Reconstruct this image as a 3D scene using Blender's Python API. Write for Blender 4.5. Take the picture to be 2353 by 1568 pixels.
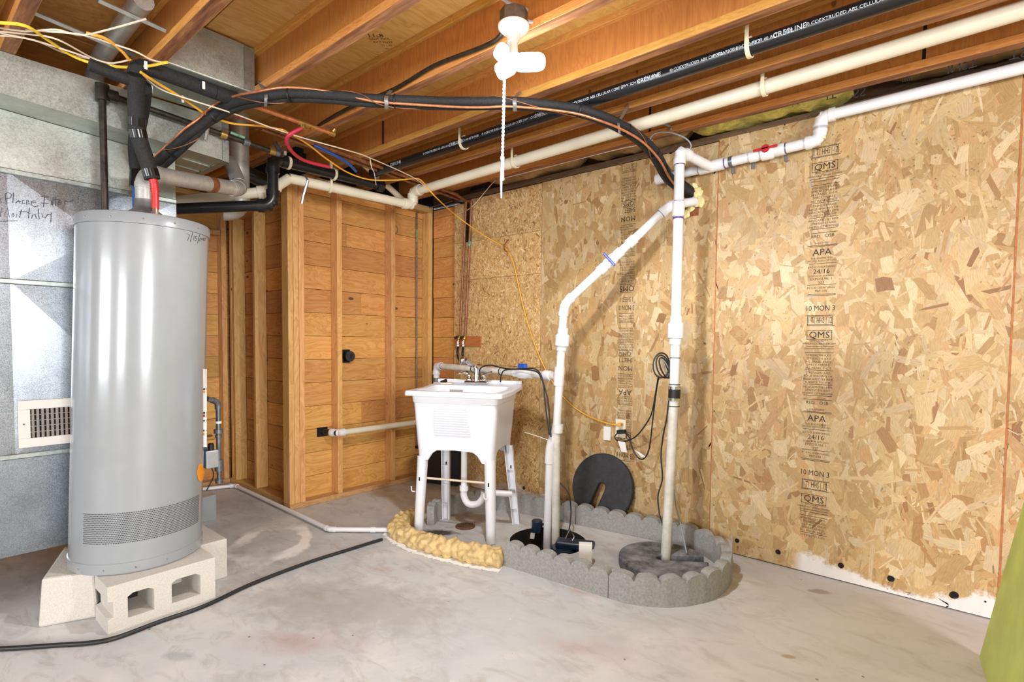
import bpy, bmesh, math, random
import numpy as np
from mathutils import Vector, Matrix, noise
for o in list(bpy.data.objects): bpy.data.objects.remove(o)
SC = bpy.context.scene
COL = SC.collection
random.seed(7); RNG = np.random.default_rng(7)
# ------------------------------------------------------------------ camera
W, H = 2353, 1568
FPX, YAW, PIT, ROL, CY = 1223.74, math.radians(40.064), math.radians(-2.4466), math.radians(.5317), 837.26
CAM = Vector((3.553, -3.03, 1.1705))
_f = Vector((-math.sin(YAW), math.cos(YAW), 0)); _r = Vector((math.cos(YAW), math.sin(YAW), 0)); _u = Vector((0, 0, 1))
FW = _f*math.cos(PIT) + _u*math.sin(PIT); _u2 = _u*math.cos(PIT) - _f*math.sin(PIT)
RT = _r*math.cos(ROL) + _u2*math.sin(ROL); UP = _u2*math.cos(ROL) - _r*math.sin(ROL)
cd = bpy.data.cameras.new('camera'); cam = bpy.data.objects.new('camera', cd); COL.objects.link(cam)
cam.matrix_world = Matrix(((RT.x, UP.x, -FW.x, CAM.x), (RT.y, UP.y, -FW.y, CAM.y), (RT.z, UP.z, -FW.z, CAM.z), (0, 0, 0, 1)))
cd.sensor_width = 36; cd.lens = FPX*36/W; cd.shift_y = (CY - H/2)/W; cd.clip_start = .02; cd.clip_end = 60
SC.camera = cam
def P(px, py, x=None, y=None, z=None):
    """photo pixel -> point on the plane x=, y= or z= that the thing touches"""
    d = FW + RT*((px - W/2)/FPX) - UP*((py - CY)/FPX)
    if x is not None: t = (x - CAM.x)/d.x
    elif y is not None: t = (y - CAM.y)/d.y
    else: t = (z - CAM.z)/d.z
    return CAM + d*t
# ------------------------------------------------------------------ world and light
wd = bpy.data.worlds.new('world'); SC.world = wd; wd.use_nodes = True
bg = wd.node_tree.nodes['Background']; bg.inputs[0].default_value = (.78, .88, 1, 1); bg.inputs[1].default_value = .35
def area(name, loc, target, sx, sy, power, col=(1, 1, 1)):
    l = bpy.data.lights.new(name, 'AREA'); l.shape = 'RECTANGLE'; l.size = sx; l.size_y = sy; l.energy = power; l.color = col
    o = bpy.data.objects.new(name, l); COL.objects.link(o); o.location = loc
    o.rotation_euler = (Vector(target) - Vector(loc)).to_track_quat('-Z', 'Y').to_euler(); return o
area('daylight_front_window', (1.6, -6.85, 1.55), (1.6, 0, 1.2), 1.5, 1.3, 78, (.93, .97, 1))
area('daylight_front_window_far', (4.6, -6.85, 1.55), (3.6, 0, 1.2), 1.5, 1.3, 74, (.95, .98, 1))
area('daylight_side_window', (7.35, -3.4, 1.6), (0, -1.8, 1.0), 1.5, 1.2, 185, (.97, .98, 1))
SC.view_settings.view_transform = 'Standard'; SC.view_settings.look = 'None'
SC.view_settings.exposure = 0.48; SC.view_settings.gamma = 1; SC.view_settings.use_curve_mapping = False
# ------------------------------------------------------------------ materials
MATS = {}
def s2l(c):
    return tuple(((v/255)/12.92 if v/255 <= .04045 else ((v/255+.055)/1.055)**2.4) for v in c) + (1,)
class NB:
    def __init__(s, name):
        s.m = bpy.data.materials.new(name); s.m.use_nodes = True; s.t = s.m.node_tree
        s.b = s.t.nodes['Principled BSDF']; MATS[name] = s.m
    def n(s, typ, props=None, **inp):
        nd = s.t.nodes.new(typ)
        for k, v in (props or {}).items(): setattr(nd, k, v)
        for k, v in inp.items():
            key = int(k[1:]) if k[0] == 'i' and k[1:].isdigit() else k.replace('_', ' ')
            s.set(nd.inputs[key], v)
        return nd
    def set(s, sock, v):
        if hasattr(v, 'outputs'): s.t.links.new(v.outputs[0], sock)
        elif isinstance(v, bpy.types.NodeSocket): s.t.links.new(v, sock)
        else: sock.default_value = v
    def math(s, op, a, b=0, c=0, clamp=False):
        nd = s.t.nodes.new('ShaderNodeMath'); nd.operation = op; nd.use_clamp = clamp
        for i, v in enumerate((a, b, c)): s.set(nd.inputs[i], v)
        return nd
    def mix(s, f, a, b, blend='MIX'):
        nd = s.t.nodes.new('ShaderNodeMix'); nd.data_type = 'RGBA'; nd.blend_type = blend
        s.set(nd.inputs[0], f); s.set(nd.inputs[6], a); s.set(nd.inputs[7], b)
        return nd.outputs[2]
    def ramp(s, f, stops, interp='LINEAR'):
        nd = s.t.nodes.new('ShaderNodeValToRGB'); nd.color_ramp.interpolation = interp
        el = nd.color_ramp.elements
        while len(el) < len(stops): el.new(.5)
        for e, (p, c) in zip(el, stops): e.position = p; e.color = c if len(c) == 4 else c + (1,)
        s.set(nd.inputs[0], f); return nd.outputs[0]
    def noise(s, vec, scale, detail=4, rough=.5, dist=0):
        return s.n('ShaderNodeTexNoise', Vector=vec, Scale=scale, Detail=detail, Roughness=rough, Distortion=dist).outputs[0]
    def mapping(s, vec, scale=(1, 1, 1), loc=(0, 0, 0), rot=(0, 0, 0)):
        return s.n('ShaderNodeMapping', Vector=vec, Scale=scale, Location=loc, Rotation=rot).outputs[0]
    def obj(s):
        if not hasattr(s, '_o'): s._o = s.t.nodes.new('ShaderNodeTexCoord').outputs['Object']
        return s._o
    def pos(s):
        if not hasattr(s, '_p'): s._p = s.t.nodes.new('ShaderNodeNewGeometry').outputs['Position']
        return s._p
    def rnd(s):
        if not hasattr(s, '_r'): s._r = s.t.nodes.new('ShaderNodeObjectInfo').outputs['Random']
        return s._r
    def offs(s):
        v = s.n('ShaderNodeVectorMath', {'operation': 'SCALE'}, i0=(37.1, 17.7, 53.3)); s.set(v.inputs[3], s.rnd())
        a = s.n('ShaderNodeVectorMath', {'operation': 'ADD'}, i0=s.obj(), i1=v.outputs[0]); return a.outputs[0]
    def bump(s, h, strength=.3, dist=.002):
        b = s.n('ShaderNodeBump', Strength=strength, Distance=dist, Height=h); s.set(s.b.inputs['Normal'], b.outputs[0])
    def out(s, color=None, rough=None, metal=None, **kw):
        if color is not None: s.set(s.b.inputs['Base Color'], color)
        if rough is not None: s.set(s.b.inputs['Roughness'], rough)
        if metal is not None: s.set(s.b.inputs['Metallic'], metal)
        for k, v in kw.items(): s.set(s.b.inputs[k.replace('_', ' ')], v)
        return s.m
def plain(name, rgb, rough=.5, metal=0, var=.06, nscale=25, bump=0, **kw):
    b = NB(name); c = s2l(rgb)
    nz = b.noise(b.obj(), nscale, 5, .6)
    dark = tuple(v*(1-2*var) for v in c[:3]) + (1,); lite = tuple(min(1, v*(1+var)) for v in c[:3]) + (1,)
    col = b.ramp(nz, [(.3, dark), (.7, lite)])
    if bump: b.bump(nz, bump, .003)
    return b.out(col, rough, metal, **kw)
def wood(name, axis, light, mid, dark, knots=.5, rough=.55, ring=9.0, vary=.35, extra=None, thin=None):
    """axis: grain direction index"""
    b = NB(name); o = b.offs()
    kv = b.n('ShaderNodeTexVoronoi', Vector=b.mapping(o, tuple((1.5 if i == axis else .01 if i == thin else 3.2) for i in range(3))), Scale=2.2, Randomness=1).outputs['Distance']
    near = b.math('MULTIPLY', b.math('SUBTRACT', .2, kv, clamp=True), 1.4)
    st = tuple((.8 if i == axis else ring) for i in range(3))
    warp = b.noise(b.mapping(o, tuple((.9 if i == axis else 2.5) for i in range(3))), 1.5, 2)
    v2 = b.n('ShaderNodeVectorMath', {'operation': 'ADD'}, i0=b.mapping(o, st))
    comb = b.math('ADD', b.math('MULTIPLY', warp, 4.0), b.math('MULTIPLY', near, 8.0))
    cv = b.n('ShaderNodeCombineXYZ', X=comb, Y=comb, Z=comb); b.set(v2.inputs[1], cv.outputs[0])
    g1 = b.noise(v2.outputs[0], 1.6, 3, .55)
    g2 = b.noise(b.mapping(o, tuple((6 if i == axis else 160) for i in range(3))), 1, 3, .6)
    wv = b.math('FRACT', b.math('MULTIPLY', g1, 7.0))
    wv = b.math('ABSOLUTE', b.math('SUBTRACT', wv, .5))
    f = b.math('ADD', b.math('MULTIPLY', wv, .75), b.math('MULTIPLY', b.math('ADD', g2, g1), .38))
    col = b.ramp(f, [(.15, s2l(dark)), (.42, s2l(mid)), (.85, s2l(light))])
    if knots:
        kn = b.math('SMOOTH_MIN', 1, b.math('MULTIPLY', b.math('SUBTRACT', .052*knots*2, kv, clamp=True), 45), .0)
        kcol = s2l(tuple(int(v*.42) for v in dark)); col = b.mix(b.math('MULTIPLY', kn, .85, clamp=True), col, kcol)
    # each board its own tone
    hs = b.n('ShaderNodeHueSaturation', Hue=b.math('ADD', .492, b.math('MULTIPLY', b.rnd(), .018)),
             Saturation=1.0, Value=b.math('ADD', 1-vary*.6, b.math('MULTIPLY', b.math('FRACT', b.math('MULTIPLY', b.rnd(), 7.31)), vary)), Color=col)
    col = hs.outputs[0]
    if extra: col = extra(b, col)
    b.bump(f, .15, .0015)
    return b.out(col, rough)
wood('plank_wood_y', 1, (222, 170, 100), (206, 146, 78), (172, 108, 54), thin=0, knots=.95)
wood('plank_wood_x', 0, (216, 162, 94), (200, 138, 74), (166, 104, 50), thin=1, knots=.95)
wood('stud_wood', 2, (226, 178, 116), (208, 154, 92), (178, 120, 64), knots=.5, ring=7, vary=.25, thin=1)
wood('plate_wood_y', 1, (206, 164, 110), (184, 140, 90), (148, 108, 66), knots=.3, vary=.2)
wood('plate_wood_x', 0, (206, 164, 110), (184, 140, 90), (148, 108, 66), knots=.3, vary=.2)
wood('flange_wood', 0, (214, 156, 82), (194, 132, 62), (154, 98, 44), knots=0, ring=22, vary=.2)
def webx(b, col):
    d = b.noise(b.mapping(b.pos(), (.6, 1, 1)), 2.2, 3)
    return b.mix(b.math('MULTIPLY', d, .55), col, s2l((146, 88, 44)))
wood('web_wood', 2, (204, 138, 68), (186, 118, 54), (150, 90, 40), knots=.7, ring=14, vary=.2, extra=webx)
wood('subfloor_wood', 1, (218, 172, 100), (202, 152, 80), (168, 118, 56), knots=.35, ring=5, vary=.25)
wood('dark_wood', 0, (120, 92, 66), (96, 74, 54), (66, 50, 38), knots=0, vary=.2)
wood('block_wood', 0, (186, 112, 62), (166, 92, 48), (128, 66, 34), knots=.2, vary=.1)
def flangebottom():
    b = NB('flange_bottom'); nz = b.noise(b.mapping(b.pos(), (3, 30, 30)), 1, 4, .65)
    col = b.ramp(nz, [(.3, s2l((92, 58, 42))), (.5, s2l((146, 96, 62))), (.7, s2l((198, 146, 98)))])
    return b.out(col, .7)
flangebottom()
def concrete_floor():
    b = NB('floor_concrete'); p = b.pos()
    n1 = b.noise(p, .9, 5, .6); n2 = b.noise(p, 3.2, 6, .65, .6); n3 = b.noise(p, 55, 3, .6); n4 = b.noise(b.mapping(p, (5, 11, 1), rot=(0, 0, .7)), 1, 6, .7, 1.0)
    col = b.ramp(n1, [(.3, s2l((168, 172, 174))), (.5, s2l((192, 194, 195))), (.72, s2l((208, 209, 208)))])
    col = b.mix(b.math('MULTIPLY', b.math('SUBTRACT', n2, .46, clamp=True), 3.4, clamp=True), col, s2l((216, 213, 210)))
    col = b.mix(b.math('MULTIPLY', b.math('SUBTRACT', n4, .5, clamp=True), 2.6, clamp=True), col, s2l((152, 140, 126)))
    sep = b.n('ShaderNodeSeparateXYZ', i0=p); X, Y = sep.outputs[0], sep.outputs[1]
    def blob(cx, cy, rx, ry, rot=0, wob=.5, sc=5):
        dx = b.math('SUBTRACT', X, cx); dy = b.math('SUBTRACT', Y, cy)
        c, s_ = math.cos(rot), math.sin(rot)
        a = b.math('DIVIDE', b.math('ADD', b.math('MULTIPLY', dx, c), b.math('MULTIPLY', dy, s_)), rx)
        e = b.math('DIVIDE', b.math('SUBTRACT', b.math('MULTIPLY', dy, c), b.math('MULTIPLY', dx, s_)), ry)
        d = b.math('SQRT', b.math('ADD', b.math('MULTIPLY', a, a), b.math('MULTIPLY', e, e)))
        return b.math('ADD', d, b.math('MULTIPLY', b.math('SUBTRACT', b.noise(p, sc, 4, .6), .5), wob*2))
    # reddish paint smears
    for (px, py, rx, ry, rot) in ((690, 1475, .33, .10, .65), (1330, 1490, .22, .09, .3), (1335, 1363, .12, .035, .15), (880, 1310, .1, .05, .6)):
        q = P(px, py, z=0); d = blob(q.x, q.y, rx, ry, rot, .9, 7)
        col = b.mix(b.math('MULTIPLY', b.math('SUBTRACT', 1, d, clamp=True), .42, clamp=True), col, s2l((172, 124, 114)))
    # white mineral deposit ring beside the heater
    q = P(625, 1246, z=0); d = blob(q.x, q.y, .2, .3, .95, .38, 5)
    rg = b.math('MULTIPLY', b.math('SUBTRACT', 1, b.math('MULTIPLY', b.math('ABSOLUTE', b.math('SUBTRACT', d, .9)), 4), clamp=True), 2.4, clamp=True)
    rg = b.math('MULTIPLY', rg, b.math('MULTIPLY', b.math('SUBTRACT', b.noise(p, 4.3, 4), .36, clamp=True), 5, clamp=True))
    col = b.mix(b.math('MULTIPLY', rg, .92), col, s2l((244, 244, 241)))
    # dark stains: by the drain, on the open floor, where the wall meets it
    for (px, py, rx, ry, c_, a_) in ((1015, 1225, .13, .06, (52, 42, 36), .95), (1080, 1190, .22, .12, (140, 110, 80), .7), (410, 1510, .07, .03, (146, 158, 164), .5), (1110, 1440, .5, .3, (196, 198, 200), .5), (1880, 1360, .06, .03, (120, 100, 84), .8), (1815, 1510, .03, .015, (150, 118, 40), .8), (800, 1390, .6, .25, (150, 142, 134), .45)):
        q = P(px, py, z=0); d = blob(q.x, q.y, rx, ry, .5, .8, 9)
        col = b.mix(b.math('MULTIPLY', b.math('MULTIPLY', b.math('SUBTRACT', 1, d, clamp=True), 2.2, clamp=True), a_), col, s2l(c_))
    tan = b.math('MULTIPLY', b.math('SUBTRACT', X, 2.2, clamp=True), .8, clamp=True)  # mostly warm bounce light towards the right, painted into the floor colour
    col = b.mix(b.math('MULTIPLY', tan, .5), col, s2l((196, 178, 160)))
    # small specks
    vo = b.n('ShaderNodeTexVoronoi', Vector=p, Scale=7, Randomness=1).outputs['Distance']
    col = b.mix(b.math('MULTIPLY', b.math('LESS_THAN', vo, .035), .75), col, s2l((90, 76, 64)))
    vo2 = b.n('ShaderNodeTexVoronoi', Vector=b.mapping(p, loc=(3.3, 1.7, 0)), Scale=5, Randomness=1).outputs['Distance']
    col = b.mix(b.math('MULTIPLY', b.math('LESS_THAN', vo2, .03), .8), col, s2l((236, 234, 230)))
    b.bump(b.math('ADD', n2, b.math('MULTIPLY', n3, .3)), .25, .004)
    return b.out(col, b.math('ADD', .48, b.math('MULTIPLY', n2, .25)))
concrete_floor()
def galv(name, base=(176, 184, 180), rough=.34, mottle=.25, streak=0, sp=240, metal=.88):
    b = NB(name); o = b.obj()
    v = b.n('ShaderNodeTexVoronoi', Vector=o, Scale=sp, Randomness=1).outputs['Color']
    bw = b.n('ShaderNodeRGBToBW', Color=v).outputs[0]
    n1 = b.noise(o, 4, 6, .7); n2 = b.noise(b.mapping(o, (14, 14, 1.2)), 1, 4, .6)
    c = s2l(base); d = tuple(x*.55 for x in c[:3]) + (1,)
    col = b.ramp(b.math('ADD', b.math('MULTIPLY', n1, .75), b.math('MULTIPLY', bw, .16)), [(.22, d), (.58, c)])
    if mottle: col = b.mix(b.math('MULTIPLY', b.math('SUBTRACT', b.noise(o, 11, 6, .75), .5, clamp=True), mottle*6, clamp=True), col, s2l((96, 104, 92)))
    if streak: col = b.mix(b.math('MULTIPLY', b.math('SUBTRACT', n2, .5, clamp=True), streak, clamp=True), col, s2l((122, 98, 70)))
    return b.out(col, b.math('ADD', rough-.06, b.math('MULTIPLY', bw, .16)), metal)
galv('galvanized'); galv('galvanized_duct', (192, 198, 190), .36, .25, .35, 240, .7); galv('galvanized_plenum', (156, 164, 172), .26, 0, .15, 420)
galv('galvanized_flue', (204, 203, 198), .42, .2, .2, 240, .5); galv('strap_metal', (196, 200, 202), .38, 0)
plain('heater_paint', (146, 151, 154), .22, 0, .02, 12, Coat_Weight=.5, Coat_Roughness=.12)
plain('heater_cap', (140, 144, 148), .3, 0, .02, 12)
plain('hood_metal', (128, 126, 128), .45, .6, .1)
plain('pvc_white', (228, 228, 230), .28, 0, .02, 9)
plain('pvc_cream', (226, 218, 196), .32, 0, .04, 7)
plain('pvc_dirty', (214, 210, 200), .4, 0, .12, 14)
plain('primer_purple', (96, 72, 150), .35, 0, .1)
plain('sink_white', (226, 228, 234), .3, 0, .015, 6)
plain('sink_leg', (224, 225, 230), .34, 0, .02, 6)
plain('tray_plastic', (222, 206, 180), .35, 0, .05)
plain('chrome', (214, 216, 220), .08, 1, .01)
plain('abs_black', (26, 27, 30), .26, 0, .1)
plain('foam_black', (36, 37, 38), .75, 0, .35, 180, bump=.5)
plain('rubber_black', (24, 24, 26), .5, 0, .1)
plain('cord_black', (34, 35, 38), .45, 0, .1)
plain('tape_shiny', (20, 20, 21), .18, 0, .1)
plain('copper', (222, 146, 104), .3, .6, .15, 40)
plain('copper_old', (150, 98, 66), .42, .3, .25, 30)
plain('patina', (120, 168, 140), .8, .1, .3, 40)
plain('brass', (198, 166, 96), .3, .85, .1)
plain('iron_black', (62, 56, 48), .45, .55, .3, 30)
plain('iron_grey', (118, 122, 128), .4, .6, .2, 40)
plain('pipe_dope', (226, 228, 226), .6)
plain('pex_red', (206, 42, 48), .32, 0, .05); plain('pex_pink', (196, 48, 72), .35, 0, .05); plain('pex_blue', (30, 84, 168), .35, 0, .05)
plain('valve_blue', (30, 88, 190), .35, 0, .05); plain('valve_red', (190, 26, 34), .35, 0, .05); plain('valve_navy', (44, 62, 156), .35)
plain('wire_yellow', (240, 206, 60), .4, 0, .04); plain('wire_orange', (236, 174, 60), .4, 0, .04); plain('wire_white', (232, 214, 192), .45, 0, .05); plain('wire_grey', (150, 154, 156), .45)
plain('cord_gold', (232, 172, 62), .45, 0, .05)
plain('porcelain', (196, 190, 178), .25, 0, .02)
plain('box_metal', (96, 82, 68), .5, .5, .3)
plain('string_white', (226, 230, 240), .8, 0, .1, 200, bump=.4)
plain('hanger_cream', (232, 222, 190), .4, 0, .04)
plain('paper_tag', (236, 234, 228), .7, 0, .03)
plain('plate_ivory', (234, 224, 196), .4, 0, .02)
plain('vent_white', (228, 224, 216), .4, 0, .02)
plain('vent_slat', (168, 160, 152), .45, 0, .05)
plain('dark_void', (12, 11, 10), .9)
plain('block_concrete', (206, 201, 192), .9, 0, .07, 170, bump=.9)
plain('edging_concrete', (158, 157, 154), .85, 0, .12, 90, bump=.5)
plain('spray_foam', (216, 186, 128), .45, 0, .16, 30, bump=.4)
plain('foam_pale', (240, 224, 164), .5, 0, .1, 30)
plain('foam_residue', (250, 250, 248), .85, 0, .06, 60)
plain('lid_black', (46, 47, 51), .6, 0, .2, 30, bump=.2)
plain('lid_dusty', (122, 124, 128), .75, 0, .45, 14, bump=.3)
plain('pit_wall', (40, 34, 30), .7, 0, .5, 12)
plain('pump_blue', (30, 46, 66), .35, 0, .2)
plain('drain_rust', (120, 88, 70), .8, .3, .4, 60)
plain('bin_black', (20, 20, 22), .4, 0, .2)
plain('green_panel', (188, 200, 104), .6, 0, .1, 5)
plain('ink', (44, 38, 34), .8); plain('ink_faded', (78, 60, 42), .85); plain('ink_white', (206, 214, 220), .6); plain('ink_pen', (58, 60, 80), .7)
plain('label_orange', (240, 150, 40), .5); plain('label_white', (238, 238, 236), .5)
plain('valve_body', (176, 180, 184), .35, .4)
plain('rust', (150, 90, 50), .8, .2, .3)
plain('wall_paint', (206, 200, 190), .8, 0, .03, 3)
plain('kraft_paper', (176, 142, 92), .7, 0, .2, 9)
plain('fiberglass', (222, 208, 112), .95, 0, .22, 30, bump=.8)
plain('red_edge_paint', (178, 112, 66), .8, 0, .2)
plain('transparent_tray', (224, 226, 230), .2, 0, .02)
plain('aluminium_strip', (190, 196, 196), .35, .9, .1)
def glow():
    b = NB('led_glow'); b.out((1, 1, 1, 1), .4); b.set(b.b.inputs['Emission Color'], (.95, .98, 1, 1)); b.set(b.b.inputs['Emission Strength'], 4)
glow()
def osb_mats():
    for nm in ('osb_strand', 'osb_core'):
        b = NB(nm)
        if nm == 'osb_strand':
            at = b.n('ShaderNodeAttribute', {'attribute_name': 'tone'}).outputs['Color']
            uv = b.t.nodes.new('ShaderNodeUVMap').outputs[0]
            g = b.noise(b.mapping(uv, (1.6, 26, 1)), 1, 3, .6)
            col = b.mix(1, at, b.ramp(g, [(.25, (.74, .70, .64)), (.62, (1.08, 1.07, 1.05))]), 'MULTIPLY')
        else: col = b.ramp(b.noise(b.obj(), 30, 4), [(.3, s2l((160, 108, 60))), (.7, s2l((206, 160, 104)))])
        p = b.pos(); sep = b.n('ShaderNodeSeparateXYZ', i0=p); X, Z = sep.outputs[0], sep.outputs[2]
        # white paint wicked up from the floor, along the foot of the wall
        wob = b.noise(p, 3.1, 5, .65); fine = b.noise(p, 60, 3, .7)
        hgt = b.math('ADD', .075, b.math('MULTIPLY', b.math('SUBTRACT', wob, .46), .35))
        on = b.math('ADD', b.math('MULTIPLY', b.math('SUBTRACT', X, 2.92, clamp=True), 20, clamp=True), b.math('MULTIPLY', b.math('LESS_THAN', X, 2.62), b.math('MULTIPLY', b.math('SUBTRACT', X, .6, clamp=True), 9, clamp=True)), clamp=True)
        k = b.math('MULTIPLY', b.math('ADD', b.math('SUBTRACT', hgt, Z), b.math('MULTIPLY', b.math('SUBTRACT', fine, .5), .06)), 34, clamp=True)
        col = b.mix(b.math('MULTIPLY', b.math('MULTIPLY', k, on), .86), col, s2l((226, 222, 220)))
        # mould specks
        vo = b.n('ShaderNodeTexVoronoi', Vector=p, Scale=38, Randomness=1).outputs['Distance']
        patch = b.math('MULTIPLY', b.math('SUBTRACT', b.noise(p, 1.7, 2), .47, clamp=True), 8, clamp=True)
        col = b.mix(b.math('MULTIPLY', b.math('MULTIPLY', b.math('LESS_THAN', vo, .14), patch), .6), col, s2l((86, 64, 46)))
        b.out(col, .5)
osb_mats()
# ------------------------------------------------------------------ geometry helpers
class G:
    def __init__(s): s.v = []; s.f = []
    def add(s, v, f):
        o = len(s.v); s.v += [Vector(p) for p in v]; s.f += [tuple(i+o for i in q) for q in f]; return s
    def box(s, a, b):
        x0, y0, z0 = (min(p, q) for p, q in zip(a, b)); x1, y1, z1 = (max(p, q) for p, q in zip(a, b))
        return s.hexa([(x0, y0, z0), (x1, y0, z0), (x1, y1, z0), (x0, y1, z0), (x0, y0, z1), (x1, y0, z1), (x1, y1, z1), (x0, y1, z1)])
    def hexa(s, v):
        return s.add(v, [(0, 3, 2, 1), (4, 5, 6, 7), (0, 1, 5, 4), (1, 2, 6, 5), (2, 3, 7, 6), (3, 0, 4, 7)])
    def obox(s, c, ax, hs):
        c = Vector(c); X, Y, Z = (Vector(a).normalized()*h for a, h in zip(ax, hs))
        return s.hexa([c-X-Y-Z, c+X-Y-Z, c+X+Y-Z, c-X+Y-Z, c-X-Y+Z, c+X-Y+Z, c+X+Y+Z, c-X+Y+Z])
    def tube(s, pts, r, n=14, cap=True, r2=None):
        pts = [Vector(p) for p in pts]; m = len(pts)
        rs = r if isinstance(r, (list, tuple)) else [r]*m
        T = [(pts[min(i+1, m-1)] - pts[max(i-1, 0)]).normalized() for i in range(m)]
        a = Vector((0, 0, 1)) if abs(T[0].z) < .9 else Vector((1, 0, 0))
        N = (a - T[0]*a.dot(T[0])).normalized(); o = len(s.v)
        for i in range(m):
            N = (N - T[i]*N.dot(T[i])).normalized(); B = T[i].cross(N)
            for k in range(n):
                t = 2*math.pi*k/n; s.v.append(pts[i] + (N*math.cos(t) + B*math.sin(t))*rs[i])
        for i in range(m-1):
            for k in range(n):
                k2 = (k+1) % n; s.f.append((o+i*n+k, o+i*n+k2, o+(i+1)*n+k2, o+(i+1)*n+k))
        if cap: s.f.append(tuple(o+k for k in range(n))[::-1]); s.f.append(tuple(o+(m-1)*n+k for k in range(n)))
        return s
    def lathe(s, base, axis, prof, n=32, cap=True):
        """prof: (distance along the axis, radius)"""
        base = Vector(base); T = Vector(axis).normalized(); a = Vector((0, 0, 1)) if abs(T.z) < .9 else Vector((1, 0, 0))
        N = (a - T*a.dot(T)).normalized(); B = T.cross(N); o = len(s.v)
        for (h, r) in prof:
            for k in range(n):
                t = 2*math.pi*k/n; s.v.append(base + T*h + (N*math.cos(t) + B*math.sin(t))*max(r, 1e-4))
        for i in range(len(prof)-1):
            for k in range(n):
                k2 = (k+1) % n; s.f.append((o+i*n+k, o+i*n+k2, o+(i+1)*n+k2, o+(i+1)*n+k))
        if cap: s.f.append(tuple(o+k for k in range(n))[::-1]); s.f.append(tuple(o+(len(prof)-1)*n+k for k in range(n)))
        return s
    def prism(s, poly, d):
        """poly: 3-D points in a plane; d: thickness vector"""
        n = len(poly); d = Vector(d); o = len(s.v)
        s.v += [Vector(p) for p in poly] + [Vector(p)+d for p in poly]
        s.f += [tuple(o+i for i in range(n))[::-1], tuple(o+n+i for i in range(n))]
        s.f += [(o+i, o+(i+1) % n, o+n+(i+1) % n, o+n+i) for i in range(n)]
        return s
    def ico(s, c, r, sc=(1, 1, 1), sub=2):
        bm = bmesh.new(); bmesh.ops.create_icosphere(bm, subdivisions=sub, radius=r); bm.verts.index_update()
        s.add([Vector((v.co.x*sc[0], v.co.y*sc[1], v.co.z*sc[2]))+Vector(c) for v in bm.verts], [tuple(v.index for v in f.verts) for f in bm.faces]); bm.free(); return s
    def xf(s, fn): s.v = [Vector(fn(p)) for p in s.v]; return s
WO = {}
def wloc(o): return WO.get(o.name, Vector((0, 0, 0)))
def mk(name, g, mat, parent=None, smooth=False, bevel=0, label=None, cat=None, group=None, kind=None, origin=None, seg=2):
    vs = g.v
    lo = Vector((min(v.x for v in vs), min(v.y for v in vs), min(v.z for v in vs))); hi = Vector((max(v.x for v in vs), max(v.y for v in vs), max(v.z for v in vs)))
    org = Vector(origin) if origin is not None else Vector(((lo.x+hi.x)/2, (lo.y+hi.y)/2, lo.z))
    me = bpy.data.meshes.new(name); me.from_pydata([tuple(v-org) for v in vs], [], g.f); me.update()
    bm = bmesh.new(); bm.from_mesh(me); bmesh.ops.recalc_face_normals(bm, faces=bm.faces); bm.to_mesh(me); bm.free()
    if isinstance(mat, str): me.materials.append(MATS[mat])
    else:
        for m in mat: me.materials.append(MATS[m])
    if smooth:
        me.polygons.foreach_set('use_smooth', [True]*len(me.polygons))
        try: me.set_sharp_from_angle(angle=math.radians(smooth if smooth is not True else 40))
        except Exception: pass
    o = bpy.data.objects.new(name, me); COL.objects.link(o); WO[o.name] = org
    if parent is not None: o.parent = parent; o.location = org - wloc(parent)
    else: o.location = org
    if bevel:
        md = o.modifiers.new('bevel', 'BEVEL'); md.width = bevel; md.segments = seg; md.limit_method = 'ANGLE'; md.angle_limit = math.radians(40)
    tag(o, label, cat, group, kind); return o
def tag(o, label=None, cat=None, group=None, kind=None):
    if label: o['label'] = label
    if cat: o['category'] = cat
    if group: o['group'] = group
    if kind: o['kind'] = kind
def thing(name, loc, label, cat, group=None, kind=None):
    o = bpy.data.objects.new(name, None); o.empty_display_size = .05; COL.objects.link(o); o.location = loc; WO[o.name] = Vector(loc)
    tag(o, label, cat, group, kind); return o
def smoothpath(pts, n=8):
    pts = [Vector(p) for p in pts]; out = []
    for i in range(len(pts)-1):
        p0 = pts[max(i-1, 0)]; p1 = pts[i]; p2 = pts[i+1]; p3 = pts[min(i+2, len(pts)-1)]
        for k in range(n):
            t = k/n
            out.append(.5*((2*p1) + (p2-p0)*t + (2*p0-5*p1+4*p2-p3)*t*t + (3*p1-p0-3*p2+p3)*t**3))
    out.append(pts[-1]); return out
def corner(a, c, b, rad, n=7):
    """arc that rounds the corner a-c-b; returns points"""
    a, c, b = Vector(a), Vector(c), Vector(b); u = (a-c).normalized(); w = (b-c).normalized()
    return [(c+u*rad)*(1-t)**2 + c*2*t*(1-t) + (c+w*rad)*t*t for t in [i/(n-1) for i in range(n)]]
def elbow(a, c, b, r, parent, mat, arm=None, name='elbow', ring=None):
    arm = arm or r*2.2; arc = corner(a, c, b, arm); a, c, b = Vector(a), Vector(c), Vector(b)
    u = (a-c).normalized(); w = (b-c).normalized(); g = G().tube(arc, r*1.16, 18)
    g.tube([c+u*arm*.85, c+u*(arm+r*.75)], r*1.26, 18); g.tube([c+w*arm*.85, c+w*(arm+r*.75)], r*1.26, 18)
    o = mk(name, g, mat, parent, 35)
    if ring:
        for q in (u, w): mk('primer_ring', G().tube([c+q*(arm+r*.72), c+q*(arm+r*.86)], r*1.1, 18), ring, o, 35)
    return o
def coupling(c, d, r, parent, mat, ln=None, name='coupling', k=1.24):
    c = Vector(c); d = Vector(d).normalized(); ln = ln or r*2.2
    return mk(name, G().tube([c-d*ln/2, c+d*ln/2], r*k, 18), mat, parent, 35)
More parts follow.
